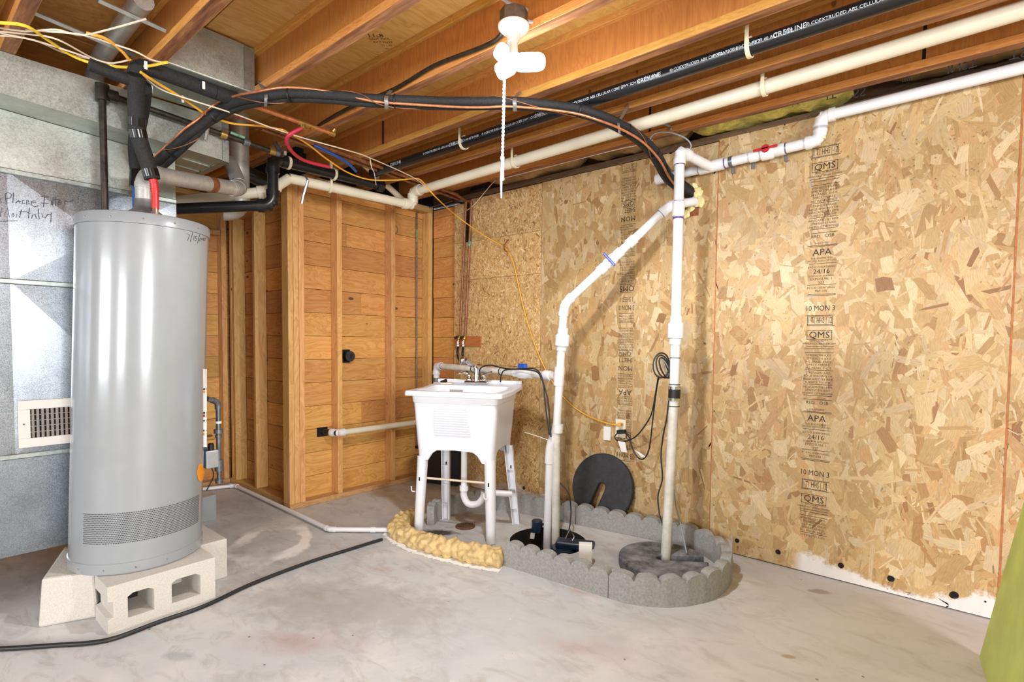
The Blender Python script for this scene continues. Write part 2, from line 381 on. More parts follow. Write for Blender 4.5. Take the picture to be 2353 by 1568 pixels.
def pipe(pts, r, mat, parent, name='pipe', n=18): return mk(name, G().tube(pts, r, n), mat, parent, 35)
def wire(name, pts, r, mat, parent=None, n=8, seg=8, **kw): return mk(name, G().tube(smoothpath(pts, seg), r, n), mat, parent, 60, **kw)
def text(name, s, size, org, xd, yd, mat, parent, align='CENTER', ext=.0002, font_sx=1.0):
    cu = bpy.data.curves.new('t', 'FONT'); cu.body = s; cu.size = size; cu.align_x = align; cu.align_y = 'CENTER'; cu.resolution_u = 2; cu.fill_mode = 'FRONT'
    o = bpy.data.objects.new('t', cu); COL.objects.link(o)
    dg = bpy.context.evaluated_depsgraph_get(); me = bpy.data.meshes.new_from_object(o.evaluated_get(dg))
    xd = Vector(xd).normalized(); yd = Vector(yd).normalized(); org = Vector(org)
    g = G().add([org + xd*v.co.x*font_sx + yd*v.co.y for v in me.vertices], [tuple(p.vertices) for p in me.polygons])
    bpy.data.objects.remove(o); bpy.data.curves.remove(cu); bpy.data.meshes.remove(me)
    if not g.v: return None
    return mk(name, g, mat, parent)
# ================================================================== the setting
PIT_C, PIT_R = Vector((1.735, -.525, 0)), .225
def build_floor():
    bm = bmesh.new(); x0, x1, y0, y1 = -3.2, 7.6, -7.0, .35
    ov = [bm.verts.new(p) for p in ((x0, y0, 0), (x1, y0, 0), (x1, y1, 0), (x0, y1, 0))]
    cv = [bm.verts.new((PIT_C.x+PIT_R*math.cos(t), PIT_C.y+PIT_R*math.sin(t), 0)) for t in [2*math.pi*k/40 for k in range(40)]]
    ed = [bm.edges.new((ov[i], ov[(i+1) % 4])) for i in range(4)] + [bm.edges.new((cv[i], cv[(i+1) % 40])) for i in range(40)]
    bmesh.ops.triangle_fill(bm, use_beauty=True, edges=ed)
    for f in bm.faces:
        if f.normal.z < 0: f.normal_flip()
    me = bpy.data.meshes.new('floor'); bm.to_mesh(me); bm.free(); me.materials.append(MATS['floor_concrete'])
    o = bpy.data.objects.new('floor', me); COL.objects.link(o); tag(o, kind='structure'); WO[o.name] = Vector()
    n = 40; g = G(); ring = [(math.cos(2*math.pi*k/n), math.sin(2*math.pi*k/n)) for k in range(n)]
    g.v = [PIT_C+Vector((c*PIT_R, s*PIT_R, 0)) for c, s in ring] + [PIT_C+Vector((c*PIT_R, s*PIT_R, -.55)) for c, s in ring]
    g.f = [(k, (k+1) % n, n+(k+1) % n, n+k) for k in range(n)] + [tuple(range(n, 2*n))]
    mk('sump_pit', g, 'pit_wall', o)
    return o
floor = build_floor()
XE = 7.6
ceiling = thing('ceiling', (2, -3, 2.51), None, None, None, 'structure')
# subfloor sheets, 1.22 m wide, long side across the joists
for k in range(9):
    xa = -3.2 + k*1.22
    for j in range(3):
        ya = .35 - j*2.44
        mk('subfloor_panel', G().box((xa+.002, ya-.002, 2.51), (min(xa+1.218, XE), max(ya-2.438, -7), 2.53)), 'subfloor_wood', ceiling)
# I-joists on 0.406 m centres along the wall
for k in range(17):
    yn = -.262 - .4055*k
    w = mk('floor_joist', G().box((-3.2, yn+.02, 2.33), (XE, yn+.03, 2.482)), 'web_wood', ceiling)
    mk('bottom_flange', G().box((-3.2, yn, 2.3015), (XE, yn+.05, 2.334)), 'flange_wood', w, bevel=.002)
    mk('flange_underside', G().box((-3.2, yn+.003, 2.3), (XE, yn+.047, 2.302)), 'flange_bottom', w)
    mk('top_flange', G().box((-3.2, yn, 2.48), (XE, yn+.05, 2.51)), 'flange_wood', w, bevel=.002)
# web butt joints seen on two joists
for (px, py, yy) in ((1478, 190, -.665+.0198), (1065, 320, -.665+.0198), (2125, 90, -.262+.0198), (880, 300, -1.078+.0198), (1494, 258, -.262+.0198)):
    q = P(px, py, y=yy)
    mk('web_joint', G().box((q.x-.006, yy-.001, 2.335), (q.x+.006, yy+.0005, 2.478)), 'dark_void', ceiling)
# stamp on the subfloor
for i, (t, sz) in enumerate((('11-8', .04), ('CDX APA', .022), ('EXT 15/32', .02), ('PS 1-83', .016), ('000 MILL', .014))):
    q = P(862+i*9, 82+i*7.5, z=2.5095); text('stamp', t, sz, q, (.75, .66, 0), (.66, -.75, 0), 'ink_faded' if i else 'ink', ceiling)
# ---- plank wall (main part), its return and the part behind the heater
ROW0, ROWH = 1.028-.168*6+.0, .168
def rows(zt=2.30):
    z = ROW0
    while z < zt-.01:
        yield max(z, .005), min(z+ROWH, zt); z += ROWH
wall_left = thing('wall_left', (0, -.6, 0), None, None, None, 'structure')
mk('backing', G().box((-.06, -1.13, 0), (-.026, .14, 2.51)), 'dark_void', wall_left)
def planks(parent, axis, a0, a1, face, zt=2.30, splits=()):
    for i, (z0, z1) in enumerate(rows(zt)):
        j = random.uniform(-.0015, .0015); cuts = [a0, a1]
        if i in dict(splits): cuts = [a0, dict(splits)[i], a1]
        for c0, c1 in zip(cuts, cuts[1:]):
            if axis == 1: g = G().box((face-.019+j, c0+.0006, z0+.0012), (face+j, c1-.0006, z1-.0012)); m = 'plank_wood_y'
            else: g = G().box((c0+.0006, face+j, z0+.0012), (c1-.0006, face+.019+j, z1-.0012)); m = 'plank_wood_x'
            mk('plank', g, m, parent, bevel=.0015, seg=1)
planks(wall_left, 1, -1.135, .028, 0, splits=((3, -.62), (8, -.62), (11, -.75)))
def stud(parent, a, b, m='stud_wood', name='stud', bevel=.004): return mk(name, G().box(a, b), m, parent, bevel=bevel)
PT = .038
for y0, y1 in ((-1.252, -1.2145), (-1.2135, -1.176), (-1.174, -1.136), (-.882, -.842), (-.401, -.363), (-.016, .027)):
    stud(wall_left, (.001, y0, PT), (.089, y1, 2.25))
stud(wall_left, (.001, -1.252, 0), (.091, .027, PT), 'plate_wood_y', 'bottom_plate')
stud(wall_left, (-.02, -1.135, 2.25), (.09, .027, 2.299), 'plate_wood_y', 'top_plate')
# small hardware on the wall: a hose clip, a vent cap in a round hole
q = P(909, 528, x=.07)
mk('pipe_clip', G().tube([q+Vector((0, .02*math.cos(t)+.0, .03*math.sin(t))) for t in [math.pi*.5-math.pi*k/10 for k in range(11)]], .004, 6), 'galvanized', wall_left)
# return of the wall, facing the heater
wall_return = thing('wall_return', (-.45, -1.17, 0), None, None, None, 'structure')
mk('backing', G().box((-1.06, -1.10, 0), (-.03, -1.08, 2.51)), 'dark_void', wall_return)
planks(wall_return, 0, -1.02, -.001, -1.126)
for x0 in (-.524, -.885, -.93, -.03): stud(wall_return, (x0, -1.215, PT), (x0+.038, -1.1275, 2.12))
stud(wall_return, (-.955, -1.217, 0), (.0, -1.1275, PT), 'plate_wood_x', 'bottom_plate')
stud(wall_return, (-.955, -1.216, 2.12), (.0, -1.1275, 2.16), 'plate_wood_x', 'header')
wall_far = thing('wall_far', (-1.0, -2.5, 0), None, None, None, 'structure')
planks(wall_far, 1, -6.9, -1.13, -1.04)
for y0 in (-1.262, -1.66, -2.07, -2.47, -2.88, -3.3): stud(wall_far, (-1.038, y0, PT), (-.955, y0+.038, 2.26))
stud(wall_far, (-1.038, -6.9, 0), (-.953, -1.218, PT), 'plate_wood_y', 'bottom_plate')
stud(wall_far, (-1.038, -6.9, 2.26), (-.953, -1.218, 2.299), 'plate_wood_y', 'top_plate')
stud(wall_far, (-1.037, -1.66+.04, 1.99), (-.96, -1.265, 2.028), 'plate_wood_y', 'blocking')
# ---- OSB wall
wall_back = thing('wall_back', (2.5, .02, 0), None, None, None, 'structure')
mk('backing', G().box((-.06, .06, 0), (XE, .14, 2.29)), 'dark_wood', wall_back)
mk('sill_plate', G().box((.38, .0, 2.292), (XE, .14, 2.33)), 'dark_wood', wall_back, bevel=.002)
mk('rim_joist', G().box((-.02, .13, 2.33), (XE, .16, 2.51)), 'dark_wood', wall_back)
planks(wall_back, 0, .092, .40, .032, zt=2.27)
PAL_BIG = [((226, 194, 140), 6), ((216, 180, 120), 7), ((206, 168, 108), 6), ((234, 208, 162), 4), ((196, 154, 94), 4), ((180, 132, 76), 1.6), ((212, 166, 108), 3), ((158, 106, 58), .45), ((222, 190, 146), 3)]
PAL_SML = [((218, 180, 118), 6), ((208, 166, 104), 6), ((228, 196, 140), 4), ((194, 150, 90), 5), ((172, 126, 72), 2), ((236, 210, 162), 1.6), ((140, 98, 54), .6)]
PAL_BIG, PAL_SML = [[(tuple(int(v*.86+t*.14) for v, t in zip(c, (228, 206, 174))), w) for c, w in pl_] for pl_ in (PAL_BIG, PAL_SML)]
def strands(parent, x0, x1, z0, z1, n, lmin, lmax, wmin, wmax, ang_sd, pal, mul=1.0, seed=1):
    r = np.random.default_rng(seed)
    cx = r.uniform(x0-.01, x1+.01, n); cz = r.uniform(z0-.01, z1+.01, n)
    ln = r.uniform(lmin, lmax, n)*r.uniform(.5, 1, n); wd_ = wmin + (wmax-wmin)*r.random(n)**2
    ang = math.pi/2 + r.normal(0, ang_sd, n); odd = r.random(n) < .25; ang[odd] = r.uniform(0, math.pi, odd.sum())
    ca, sa = np.cos(ang), np.sin(ang)
    base = np.array([(-.5, -.5), (.5, -.5), (.56, .0), (.5, .5), (-.5, .5), (-.56, .0)])
    V = np.zeros((n, 6, 3)); UV = np.zeros((n, 6, 2))
    jit = r.normal(0, .07, (n, 6, 2)); jit[:, [2, 5], 0] *= 1.6
    uu = (base[None, :, 0] + jit[:, :, 0])*ln[:, None]; vv = (base[None, :, 1] + jit[:, :, 1])*wd_[:, None]
    V[:, :, 0] = np.clip(cx[:, None] + uu*ca[:, None] - vv*sa[:, None], x0, x1)
    V[:, :, 2] = np.clip(cz[:, None] + uu*sa[:, None] + vv*ca[:, None], z0, z1)
    V[:, :, 1] = -(np.arange(n)/n*.0014)[:, None] - .0001
    off = r.uniform(0, 50, (n, 1)); UV[:, :, 0] = uu*20 + off; UV[:, :, 1] = vv*12 + off
    org = wloc(parent); V -= np.array(org)[None, None, :]
    me = bpy.data.meshes.new('wood_strands'); me.vertices.add(n*6); me.vertices.foreach_set('co', V.ravel())
    me.loops.add(n*6); me.loops.foreach_set('vertex_index', np.arange(n*6)); me.polygons.add(n)
    me.polygons.foreach_set('loop_start', np.arange(n)*6); me.polygons.foreach_set('loop_total', np.full(n, 6))
    me.update(calc_edges=True)
    uvl = me.uv_layers.new(name='UVMap'); uvl.data.foreach_set('uv', UV.ravel())
    cols = np.array([s2l(c)[:3] for c, w in pal]); wts = np.array([w for c, w in pal]); wts = wts/wts.sum()
    pick = cols[r.choice(len(pal), n, p=wts)]*r.uniform(.86, 1.08, (n, 1))*mul*.72
    at = me.color_attributes.new('tone', 'FLOAT_COLOR', 'POINT')
    at.data.foreach_set('color', np.concatenate([np.repeat(np.clip(pick, 0, 1), 6, axis=0), np.ones((n*6, 1))], axis=1).ravel())
    me.materials.append(MATS['osb_strand'])
    o = bpy.data.objects.new('wood_strands', me); COL.objects.link(o); o.parent = parent; tag(o, kind='stuff'); WO[o.name] = org
    return o
def panel(x0, x1, z0, z1, n, big, seed, mul=1.0, sd=.35):
    p = mk('osb_panel', G().box((x0+.001, 0, z0+.001), (x1-.001, .011, z1-.001)), 'osb_core', wall_back)
    if big: strands(p, x0+.0015, x1-.0015, z0+.001, z1-.001, n, .04, .17, .006, .07, sd, PAL_BIG, mul, seed)
    else: strands(p, x0+.0015, x1-.0015, z0+.001, z1-.001, n, .015, .05, .004, .014, .6, PAL_SML, mul, seed)
    return p
S1, S2, S3 = 1.268, 2.491, 3.712
panel(.384, .50, 1.955, 2.265, 1200, False, 11, 1.12); panel(.572, S1, 1.955, 2.285, 6500, False, 12, 1.15)
panel(.384, S1, 1.655, 1.955, 7500, False, 13, 1.36); panel(.384, S1, .985, 1.655, 15000, False, 14, 1.28); panel(.384, S1, .005, .985, 20000, False, 15, 1.24)
pB = panel(S1, S2, .005, 2.288, 10000, True, 21, 1.0, .25); pC = panel(S2, S3, .005, 2.30, 9000, True, 22, 1.03, .45); pD = panel(S3, 4.93, .005, 2.30, 4500, True, 23, 1.0, .5)
panel(4.93, 6.15, .005, 2.30, 1800, True, 24); panel(6.15, XE, .005, 2.30, 1800, True, 25)
mk('edge_strip', G().box((S3-.002, -.0025, .02), (S3+.005, .001, 2.26)), 'red_edge_paint', wall_back)
mk('edge_strip', G().box((S2-.002, -.0022, .02), (S2+.003, .001, 2.28)), 'red_edge_paint', wall_back)
# bored holes along the foot
for (px, py, r_) in ((1694, 1243, .0125), (1788, 1269, .0135), (1932, 1300, .014), (2047, 1330, .015), (2192, 1368, .017), (2264, 1383, .004), (1204, 1122, .012), (1484, 1190, .008)):
    q = P(px, py, y=0); g = G(); g.v = [Vector((q.x+r_*math.cos(t)*random.uniform(.9, 1.08), -.0018, q.z+r_*math.sin(t)*random.uniform(.9, 1.08))) for t in [2*math.pi*k/14 for k in range(14)]]; g.f = [tuple(range(14))]
    mk('bored_hole', g, 'dark_void', wall_back)
# printed grade stamps
def stamp_line(parent, x0, x1, z, mat='ink', th=.0022): mk('stamp_rule', G().box((x0, -.0021, z-th/2), (x1, -.0019, z+th/2)), mat, parent)
def stamp_col(parent, cx, ztop, zbot, items, up=1, w=.115):
    """items: (text or None for a rule, height, gap)"""
    z = ztop
    for t, h, gp in items:
        if z < zbot: break
        if t is None: stamp_line(parent, cx-w/2+random.uniform(0, .01), cx+w/2, z, 'ink'); z -= gp; continue
        z -= h/2
        text('stamp', t, h*1.25, (cx, -.002, z), (up, 0, 0), (0, 0, up), 'ink' if h > .02 else 'ink_faded', parent, font_sx=min(1, w/(len(t)*h*.68)))
        if 'QMS' in t or 'HHS' in t:
            hw2, hh2 = w*.42, h*.62; pts = [(-hw2, -hh2), (hw2, -hh2), (hw2, hh2), (-hw2, hh2)]
            for (a0_, b0_), (a1_, b1_) in zip(pts, pts[1:]+pts[:1]): mk('stamp_rule', G().box((cx+min(a0_, a1_)-.001, -.0021, z+min(b0_, b1_)-.001), (cx+max(a0_, a1_)+.001, -.0019, z+max(b0_, b1_)+.001)), 'ink', parent)
        z -= h/2 + gp
def fine(n): return [(random.choice(('PANEL GRADE LISTED', 'SUBJECT TO THE', 'EDGE SPACING 1/8', 'ALL PANEL ENDS', 'SPACE PANELS', 'UNLESS OTHERWISE', 'INDICATED BY MFR', 'STRENGTH AXIS')), .012, .004) for _ in range(n)]
BLOCK = [(None, 0, .008), ('1 T1 HHS | 12', .034, .008), (None, 0, .03), ('QMS', .036, .006), ('APA QUALITY', .010, .004), ('MANUFACTURING SYSTEM', .010, .008), (None, 0, .012), (None, 0, .02), (None, 0, .008)] + \
    fine(5) + [(None, 0, .008)] + fine(4) + [(None, 0, .008)] + fine(3) + [(None, 0, .02), (None, 0, .008), ('RED   OSB', .018, .02), ('SHEATHING', .010, .006), (None, 0, .005), (None, 0, .012), ('APA', .036, .006), ('THE ENGINEERED', .010, .003), ('WOOD ASSOCIATION', .010, .008), (None, 0, .012), ('RATED SHEATHING', .011, .004), ('24/16', .026, .004), ('SIZED FOR SPACING', .010, .003), ('EXPOSURE 1', .014, .004), ('327', .014, .003), (None, 0, .01), ('PS 2-92 SHEATHING', .011, .004), ('PRP-108', .012, .01), (None, 0, .006), (None, 0, .05), ('10 MON 3', .03, .02)]
qa = P(1900, 345, y=0); cx_r = P(1885, 700, y=0).x
stamp_col(pC, cx_r, qa.z+.02, .2, BLOCK*3, 1, .13)
BL2 = [(None, 0, .01)] + fine(3) + [(None, 0, .03)] + fine(3) + [(None, 0, .006)] + fine(6) + [('QMS', .03, .01), ('SHEET 1', .03, .02), ('MON', .034, .02), (None, 0, .006)] + fine(5) + [(None, 0, .008), ('APA', .04, .008), (None, 0, .006)] + fine(3) + [(None, 0, .03)] + fine(5) + [(None, 0, .006)] + fine(4) + [('QMS', .04, .03), ('1 SHEET 1', .034, .018), ('3 MON 0', .034, .02)]
cx_l = P(1440, 700, y=0).x
stamp_col(pB, cx_l, P(1440, 375, y=0).z, .12, BL2*3, -1, .105)
# ---- insulation along the rim
def batt(name, x0, x1, y0, y1, z0, z1, mat, label, amp=.02, seed=0):
    nx, nz = max(6, int((x1-x0)/.03)), 10; g = G(); ang = [2*math.pi*k/16 for k in range(16)]
    for i in range(nx+1):
        x = x0 + (x1-x0)*i/nx; e = min(1, 6*min(i/nx, 1-i/nx)+.35)
        for t in ang:
            sy = math.copysign(abs(math.cos(t))**.6, math.cos(t)); sz = math.copysign(abs(math.sin(t))**.6, math.sin(t))
            d = noise.noise(Vector((x*7+seed, math.cos(t)*1.5, math.sin(t)*1.5)))*amp + noise.noise(Vector((x*23+seed, math.cos(t)*4, math.sin(t)*4)))*amp*.5
            g.v.append(Vector((x, (y0+y1)/2+((y1-y0)/2*e+d)*sy, (z0+z1)/2+((z1-z0)/2*e+d)*sz)))
    for i in range(nx):
        for k in range(16): g.f.append((i*16+k, i*16+(k+1) % 16, (i+1)*16+(k+1) % 16, (i+1)*16+k))
    g.f += [tuple(range(16)), tuple(nx*16+k for k in range(16))]
    return mk(name, g, mat, None, 80, label=label, cat='insulation')
b1 = batt('insulation_batt', .75, 1.62, -.06, .1, 2.345, 2.49, 'kraft_paper', 'kraft paper faced insulation batt above the fine-flake board')
b2 = batt('insulation_batt', 1.64, 2.34, -.07, .1, 2.345, 2.49, 'kraft_paper', 'kraft paper faced insulation batt above the wall hole', .03, 3)
b3 = batt('insulation_batt', 2.36, 3.12, -.13, .09, 2.335, 2.46, 'fiberglass', 'yellow fiberglass insulation drooping over the top of the wall', .03, 5)
b4 = batt('insulation_batt', 3.14, 4.9, -.17, .1, 2.37, 2.5, 'kraft_paper', 'printed kraft paper faced insulation above the long white pipe', .025, 9)
for (px, py, t, sz) in ((1910, 218, 'IT', .05), (1975, 212, 'SS', .055), (2085, 180, 'IIIII', .03), (2210, 152, 'INST', .045), (2340, 122, 'TS', .05), (1830, 240, 'S1IC', .02)):
    text('print', t, sz, P(px, py, y=-.2), (1, 0, 0), (0, 0, -1), 'ink', b4)
# ---- the rest of the room (behind the camera)
wf = thing('wall_front', (2, -7, 0), None, None, None, 'structure')
def wall_open(parent, axis, c, a0, a1, holes, th=.1):
    xs = [a0]+[v for h in holes for v in h[:2]]+[a1]
    def put(u0, u1, z0, z1):
        if u1-u0 < .01 or z1-z0 < .01: return
        mk('wall_section', G().box((u0, c-th, z0), (u1, c, z1)) if axis == 0 else G().box((c, u0, z0), (c+th, u1, z1)), 'wall_paint', parent)
    prev = a0
    for h0, h1, z0, z1 in holes:
        put(prev, h0, 0, 2.51); put(h0, h1, 0, z0); put(h0, h1, z1, 2.51); prev = h1
    put(prev, a1, 0, 2.51)
wall_open(wf, 0, -7.0, -3.2, XE, [(.8, 2.4, .85, 2.25), (3.8, 5.4, .85, 2.25)])
wr = thing('wall_right', (XE, -3, 0), None, None, None, 'structure')
wall_open(wr, 1, XE, -7.0, .35, [(-4.2, -2.6, 1.0, 2.25)])
wl = thing('wall_end', (-3.2, -3, 0), None, None, None, 'structure')
wall_open(wl, 1, -3.3, -7.0, .35, [])
# ================================================================== water heater
HC, HR, HZ0, HZ1 = Vector((.715, -2.292, 0)), .253, .194, 1.692
def lean(p): return Vector((p[0], p[1]+(p[2]-HZ0)*.036, p[2]))
def cyl(px, py, r, c=HC):
    """photo pixel -> point on the near side of the (leaning) heater shell"""
    d = FW + RT*((px - W/2)/FPX) - UP*((py - CY)/FPX); t = 2.0
    for _ in range(6):
        q = CAM + d*t; cc = lean((c.x, c.y, q.z)); a = d.x**2+d.y**2; e = CAM-Vector((cc.x, cc.y, CAM.z))
        bq = e.x*d.x+e.y*d.y; cq = e.x**2+e.y**2-r*r; disc = max(0, bq*bq-a*cq); t = (-bq-math.sqrt(disc))/a
    return CAM + d*t
heater = thing('water_heater', (HC.x, HC.y, HZ0), 'tall grey cylindrical gas water heater standing on concrete blocks', 'water heater')
mk('tank', G().lathe((HC.x, HC.y, 0), (0, 0, 1), [(HZ0, HR-.004), (HZ0+.005, HR), (HZ0+.045, HR), (HZ0+.047, HR-.004), (HZ1-.05, HR-.004)], 96).xf(lean), 'heater_paint', heater, 30)
mk('top_cap', G().lathe((HC.x, HC.y, 0), (0, 0, 1), [(HZ1-.05, HR-.006), (HZ1-.049, HR+.001), (HZ1-.012, HR+.001), (HZ1-.003, HR-.004), (HZ1, HR-.014), (HZ1+.004, .05)], 96).xf(lean), 'heater_cap', heater, 30)
for zz in (HZ1-.03, HZ0+.022):
    for k in range(14):
        t = 2*math.pi*k/14+.15; mk('rivet', G().ico(lean((HC.x+HR*math.cos(t), HC.y+HR*math.sin(t), zz)), .0045, sub=1), 'chrome', heater, True)
# perforated combustion-air band
def ang_of(px, py): q = cyl(px, py, HR); cc = lean((HC.x, HC.y, q.z)); return math.atan2(q.y-cc.y, q.x-cc.x), q.z
(pa, _), (pb, _) = ang_of(190, 1220), ang_of(459, 1180)
zlo, zhi = .325, .447
g = G(); gr = G(); rowsn = 17; nd = 84
for i in range(rowsn):
    z = zlo+(zhi-zlo)*i/(rowsn-1)
    for k in range(nd):
        t = pa+(pb-pa)*(k+.5*(i % 2))/nd; c = lean((HC.x, HC.y, z)); u = Vector((-math.sin(t), math.cos(t), 0)); nn = Vector((math.cos(t), math.sin(t), 0))
        o_ = c + nn*(HR-.0032); m_ = [o_ + u*.0021*math.cos(j*math.pi/3) + Vector((0, 0, .0021*math.sin(j*math.pi/3))) for j in range(6)]
        g.add(m_, [(0, 1, 2, 3, 4, 5)])
mk('perforations', g, 'dark_void', heater, kind='stuff')
def shell_patch(px0, py0, px1, py1, name, mat, off=.001, n=10, ell=False):
    g = G(); cxp, cyp = (px0+px1)/2, (py0+py1)/2
    if ell:
        K = 16; pts = []
        for sg in (-1, 1):
            for k in range(K+1):
                c_ = -math.cos(math.pi*k/K); pts.append(cyl(cxp+(px1-px0)/2*c_, cyp+sg*(py1-py0)/2*max(.03, math.sqrt(max(0, 1-c_*c_))), HR-.004+off))
        g.add(pts, [(i, i+1, K+2+i, K+1+i) for i in range(K)])
    else:
        pts = [cyl(px0+(px1-px0)*i/n, py, HR-.004+off) for py in (py0, py1) for i in range(n+1)]
        g.add(pts, [(i, i+1, n+2+i, n+1+i) for i in range(n)])
    return mk(name, g, mat, heater)
lb = shell_patch(466, 848, 475, 1028, 'warning_label', 'label_white', .0015)
for (y0, y1, m) in ((893, 897, 'ink'), (899, 903, 'label_orange'), (947, 951, 'ink'), (953, 959, 'valve_red'), (966, 969, 'ink'), (988, 992, 'ink'), (995, 1001, 'label_orange')):
    shell_patch(467, y0, 474.6, y1, 'label_stripe', m, .0022, 4)
shell_patch(453, 1066, 469, 1107, 'round_sticker', 'label_orange', .002, ell=True)
# date in marker
for st in ([(429, 537), (436, 540), (431, 553)], [(443, 534), (437, 556)], [(446, 542), (445, 553)], [(453, 543), (449, 544), (450, 548), (453, 550), (449, 554)], [(459, 539), (454, 559)], [(457, 549), (461, 547), (458, 554), (462, 554)], [(464, 547), (463, 552), (466, 551), (464, 547)], [(468, 547), (467, 553)], [(473, 547), (470, 548), (472, 551), (469, 554)]):
    mk('date_marking', G().tube([cyl(x, y, HR-.0035) for x, y in st], .0011, 5), 'ink', heater)
# draft hood and flue connector
TC = lean((HC.x, HC.y, HZ1))
hood = mk('draft_hood', G().lathe(TC, (0, 0, 1), [(.012, .088), (.03, .08), (.055, .05), (.07, .043), (.1, .042)], 32), 'hood_metal', heater, 40)
for k in range(4):
    t = .4+k*math.pi/2; mk('hood_leg', G().obox(TC+Vector((.075*math.cos(t), .075*math.sin(t), .012)), ((math.cos(t), math.sin(t), 0), (-math.sin(t), math.cos(t), 0), (0, 0, 1)), (.004, .014, .022)), 'hood_metal', hood)
FR = .038
flue = thing('flue_connector', TC+Vector((0, 0, .1)), 'grey galvanized flue pipe running from the heater draft hood to the chimney pipe', 'flue pipe')
f0 = TC+Vector((0, 0, .095)); f1 = Vector((TC.x, TC.y, 1.915)); f2 = P(556, 437, y=-1.72); f3 = P(528, 372, x=.27)
pipe([f0, f1+Vector((0, 0, -.05))], FR, 'galvanized_flue', flue); pipe([f1+(f2-f1).normalized()*.05, f2-(f2-f1).normalized()*.05], FR, 'galvanized_flue', flue); pipe([f2+(f3-f2).normalized()*.05, f3], FR, 'galvanized_flue', flue)
for a, c, b in ((f0, f1, f2), (f1, f2, f3)):
    arc = corner(a, c, b, .075, 9); e = mk('elbow', G().tube(arc, FR*1.06, 24), 'galvanized_flue', flue, 25)
    for i in (1, 4, 7): mk('seam', G().tube([arc[i]*.5+arc[i-1]*.5, arc[i]*.55+arc[i+1]*.45], FR*1.1, 24), 'galvanized_flue', e, 25)
dd = (f2-f1).normalized(); qd = f1+dd*((f2-f1).length*.64)
mk('tape_patch', G().tube([qd-dd*.02, qd+dd*.02], FR*1.03, 24), 'rust', flue, 25)
# hot outlet: red flexible line, then foam-wrapped pipe up to the ceiling
hot0 = Vector((TC.x+.13, TC.y-.0, HZ1)); hot0 = P(357, 478, x=TC.x+.12); hot0.z = HZ1
hw = thing('hot_water_line', hot0, 'red hose under black foam pipe wrap rising from the heater top', 'water pipe')
XW = hot0.x
mk('nipple', G().lathe((hot0.x, hot0.y, HZ1-.01), (0, 0, 1), [(0, .012), (.02, .012), (.021, .016), (.04, .016), (.041, .012), (.055, .012)], 12), 'chrome', hw, 40)
rp = smoothpath([Vector((hot0.x, hot0.y, HZ1+.045)), P(356, 440, x=XW), P(353, 418, x=XW), P(349, 405, x=XW)], 6)
rh = mk('red_hose', G().tube(rp, .0145, 14), 'pex_red', hw, 60)
for p_, n_ in zip(rp[6::1], rp[7::1]): mk('rib', G().tube([p_, p_*.6+n_*.4], .0175, 12), 'pex_red', rh, 60)
ip = [P(350, 412, x=XW), P(338, 372, x=XW), P(322, 325, x=XW+.01), P(314, 290, x=XW+.02), P(313, 230, x=XW+.06), P(313, 172, x=.955)]
topc = P(313, 146, x=.955)
mk('foam_wrap', G().tube(smoothpath(ip, 5), .031, 18), 'foam_black', hw, 60)
mk('foam_elbow', G().tube(corner(ip[-1], topc, topc+Vector((0, .3, -.01)), .05), .032, 18), 'foam_black', hw, 60)
for (i, j) in ((0, .35), (2, .5), (3, .2)):
    a, b = ip[i], ip[i+1]; c = a.lerp(b, j); d = (b-a).normalized(); mk('tape_band', G().tube([c-d*.016, c+d*.016], .0325, 18), 'tape_shiny', hw, 60)
HE1 = topc+Vector((0, .05, 0)); HE2 = P(540, 228, z=topc.z); HE2 = Vector((HE1.x, HE2.y, topc.z-.01))
mk('foam_run', G().tube([HE1, HE1.lerp(HE2, .72)], .031, 18), 'foam_black', hw, 60); mk('foam_run', G().tube([HE1.lerp(HE2, .725), HE2], .031, 18), 'foam_black', hw, 60)
# cold inlet: second foam-wrapped pipe behind, blue hose at the foot
XC = TC.x-.08
cw = thing('cold_water_line', P(312, 470, x=XC), 'black foam wrapped pipe with blue hose behind the flue on the heater top', 'water pipe')
mk('foam_wrap', G().tube(smoothpath([P(316, 392, x=XC), P(312, 330, x=XC), P(326, 250, x=XC+.08), P(330, 200, x=.9)], 5), .03, 18), 'foam_black', cw, 60)
cb = P(311, 425, x=XC)
mk('blue_hose', G().tube([Vector((cb.x, cb.y, HZ1)), cb], .013, 12), 'pex_blue', cw, 60); mk('end_tape', G().tube([cb-Vector((0, 0, .01)), P(314, 388, x=XC)], .026, 14), 'tape_shiny', cw, 60)
mk('foam_run', G().tube([P(205, 148, x=.93), P(300, 185, x=.93)], .024, 16), 'foam_black', cw, 60)
# gas riser onto the heater and iron line on the duct
gz = P(235, 213, x=.655)
gas = thing('gas_line', Vector((gz.x, gz.y, HZ1)), 'rusty black iron pipe with tee running along the supply duct', 'gas pipe')
pipe([Vector((gz.x, gz.y, HZ1-.005)), gz], .0135, 'iron_black', gas); ge = P(648, 336, x=.655); ge2 = Vector((.655, ge.y, gz.z-.05))
pipe([gz, ge2], .0135, 'iron_black', gas)
coupling(gz, (0, 0, 1), .021, gas, 'iron_black', .07, 'tee'); coupling(gz+Vector((0, .035, 0)), (0, 1, 0), .019, gas, 'iron_black', .04, 'tee_branch')
elbow(gz, ge2, ge2+Vector((-.1, .0, .1)), .0135, gas, 'iron_grey')
pipe([ge2, ge2+Vector((-.08, 0, .08))], .0135, 'iron_grey', gas)
for f_, m_ in ((.62, 'brass'), (.76, 'iron_grey'), (.93, 'brass')):
    coupling(gz.lerp(ge2, f_), ge2-gz, .015, gas, m_, .03)
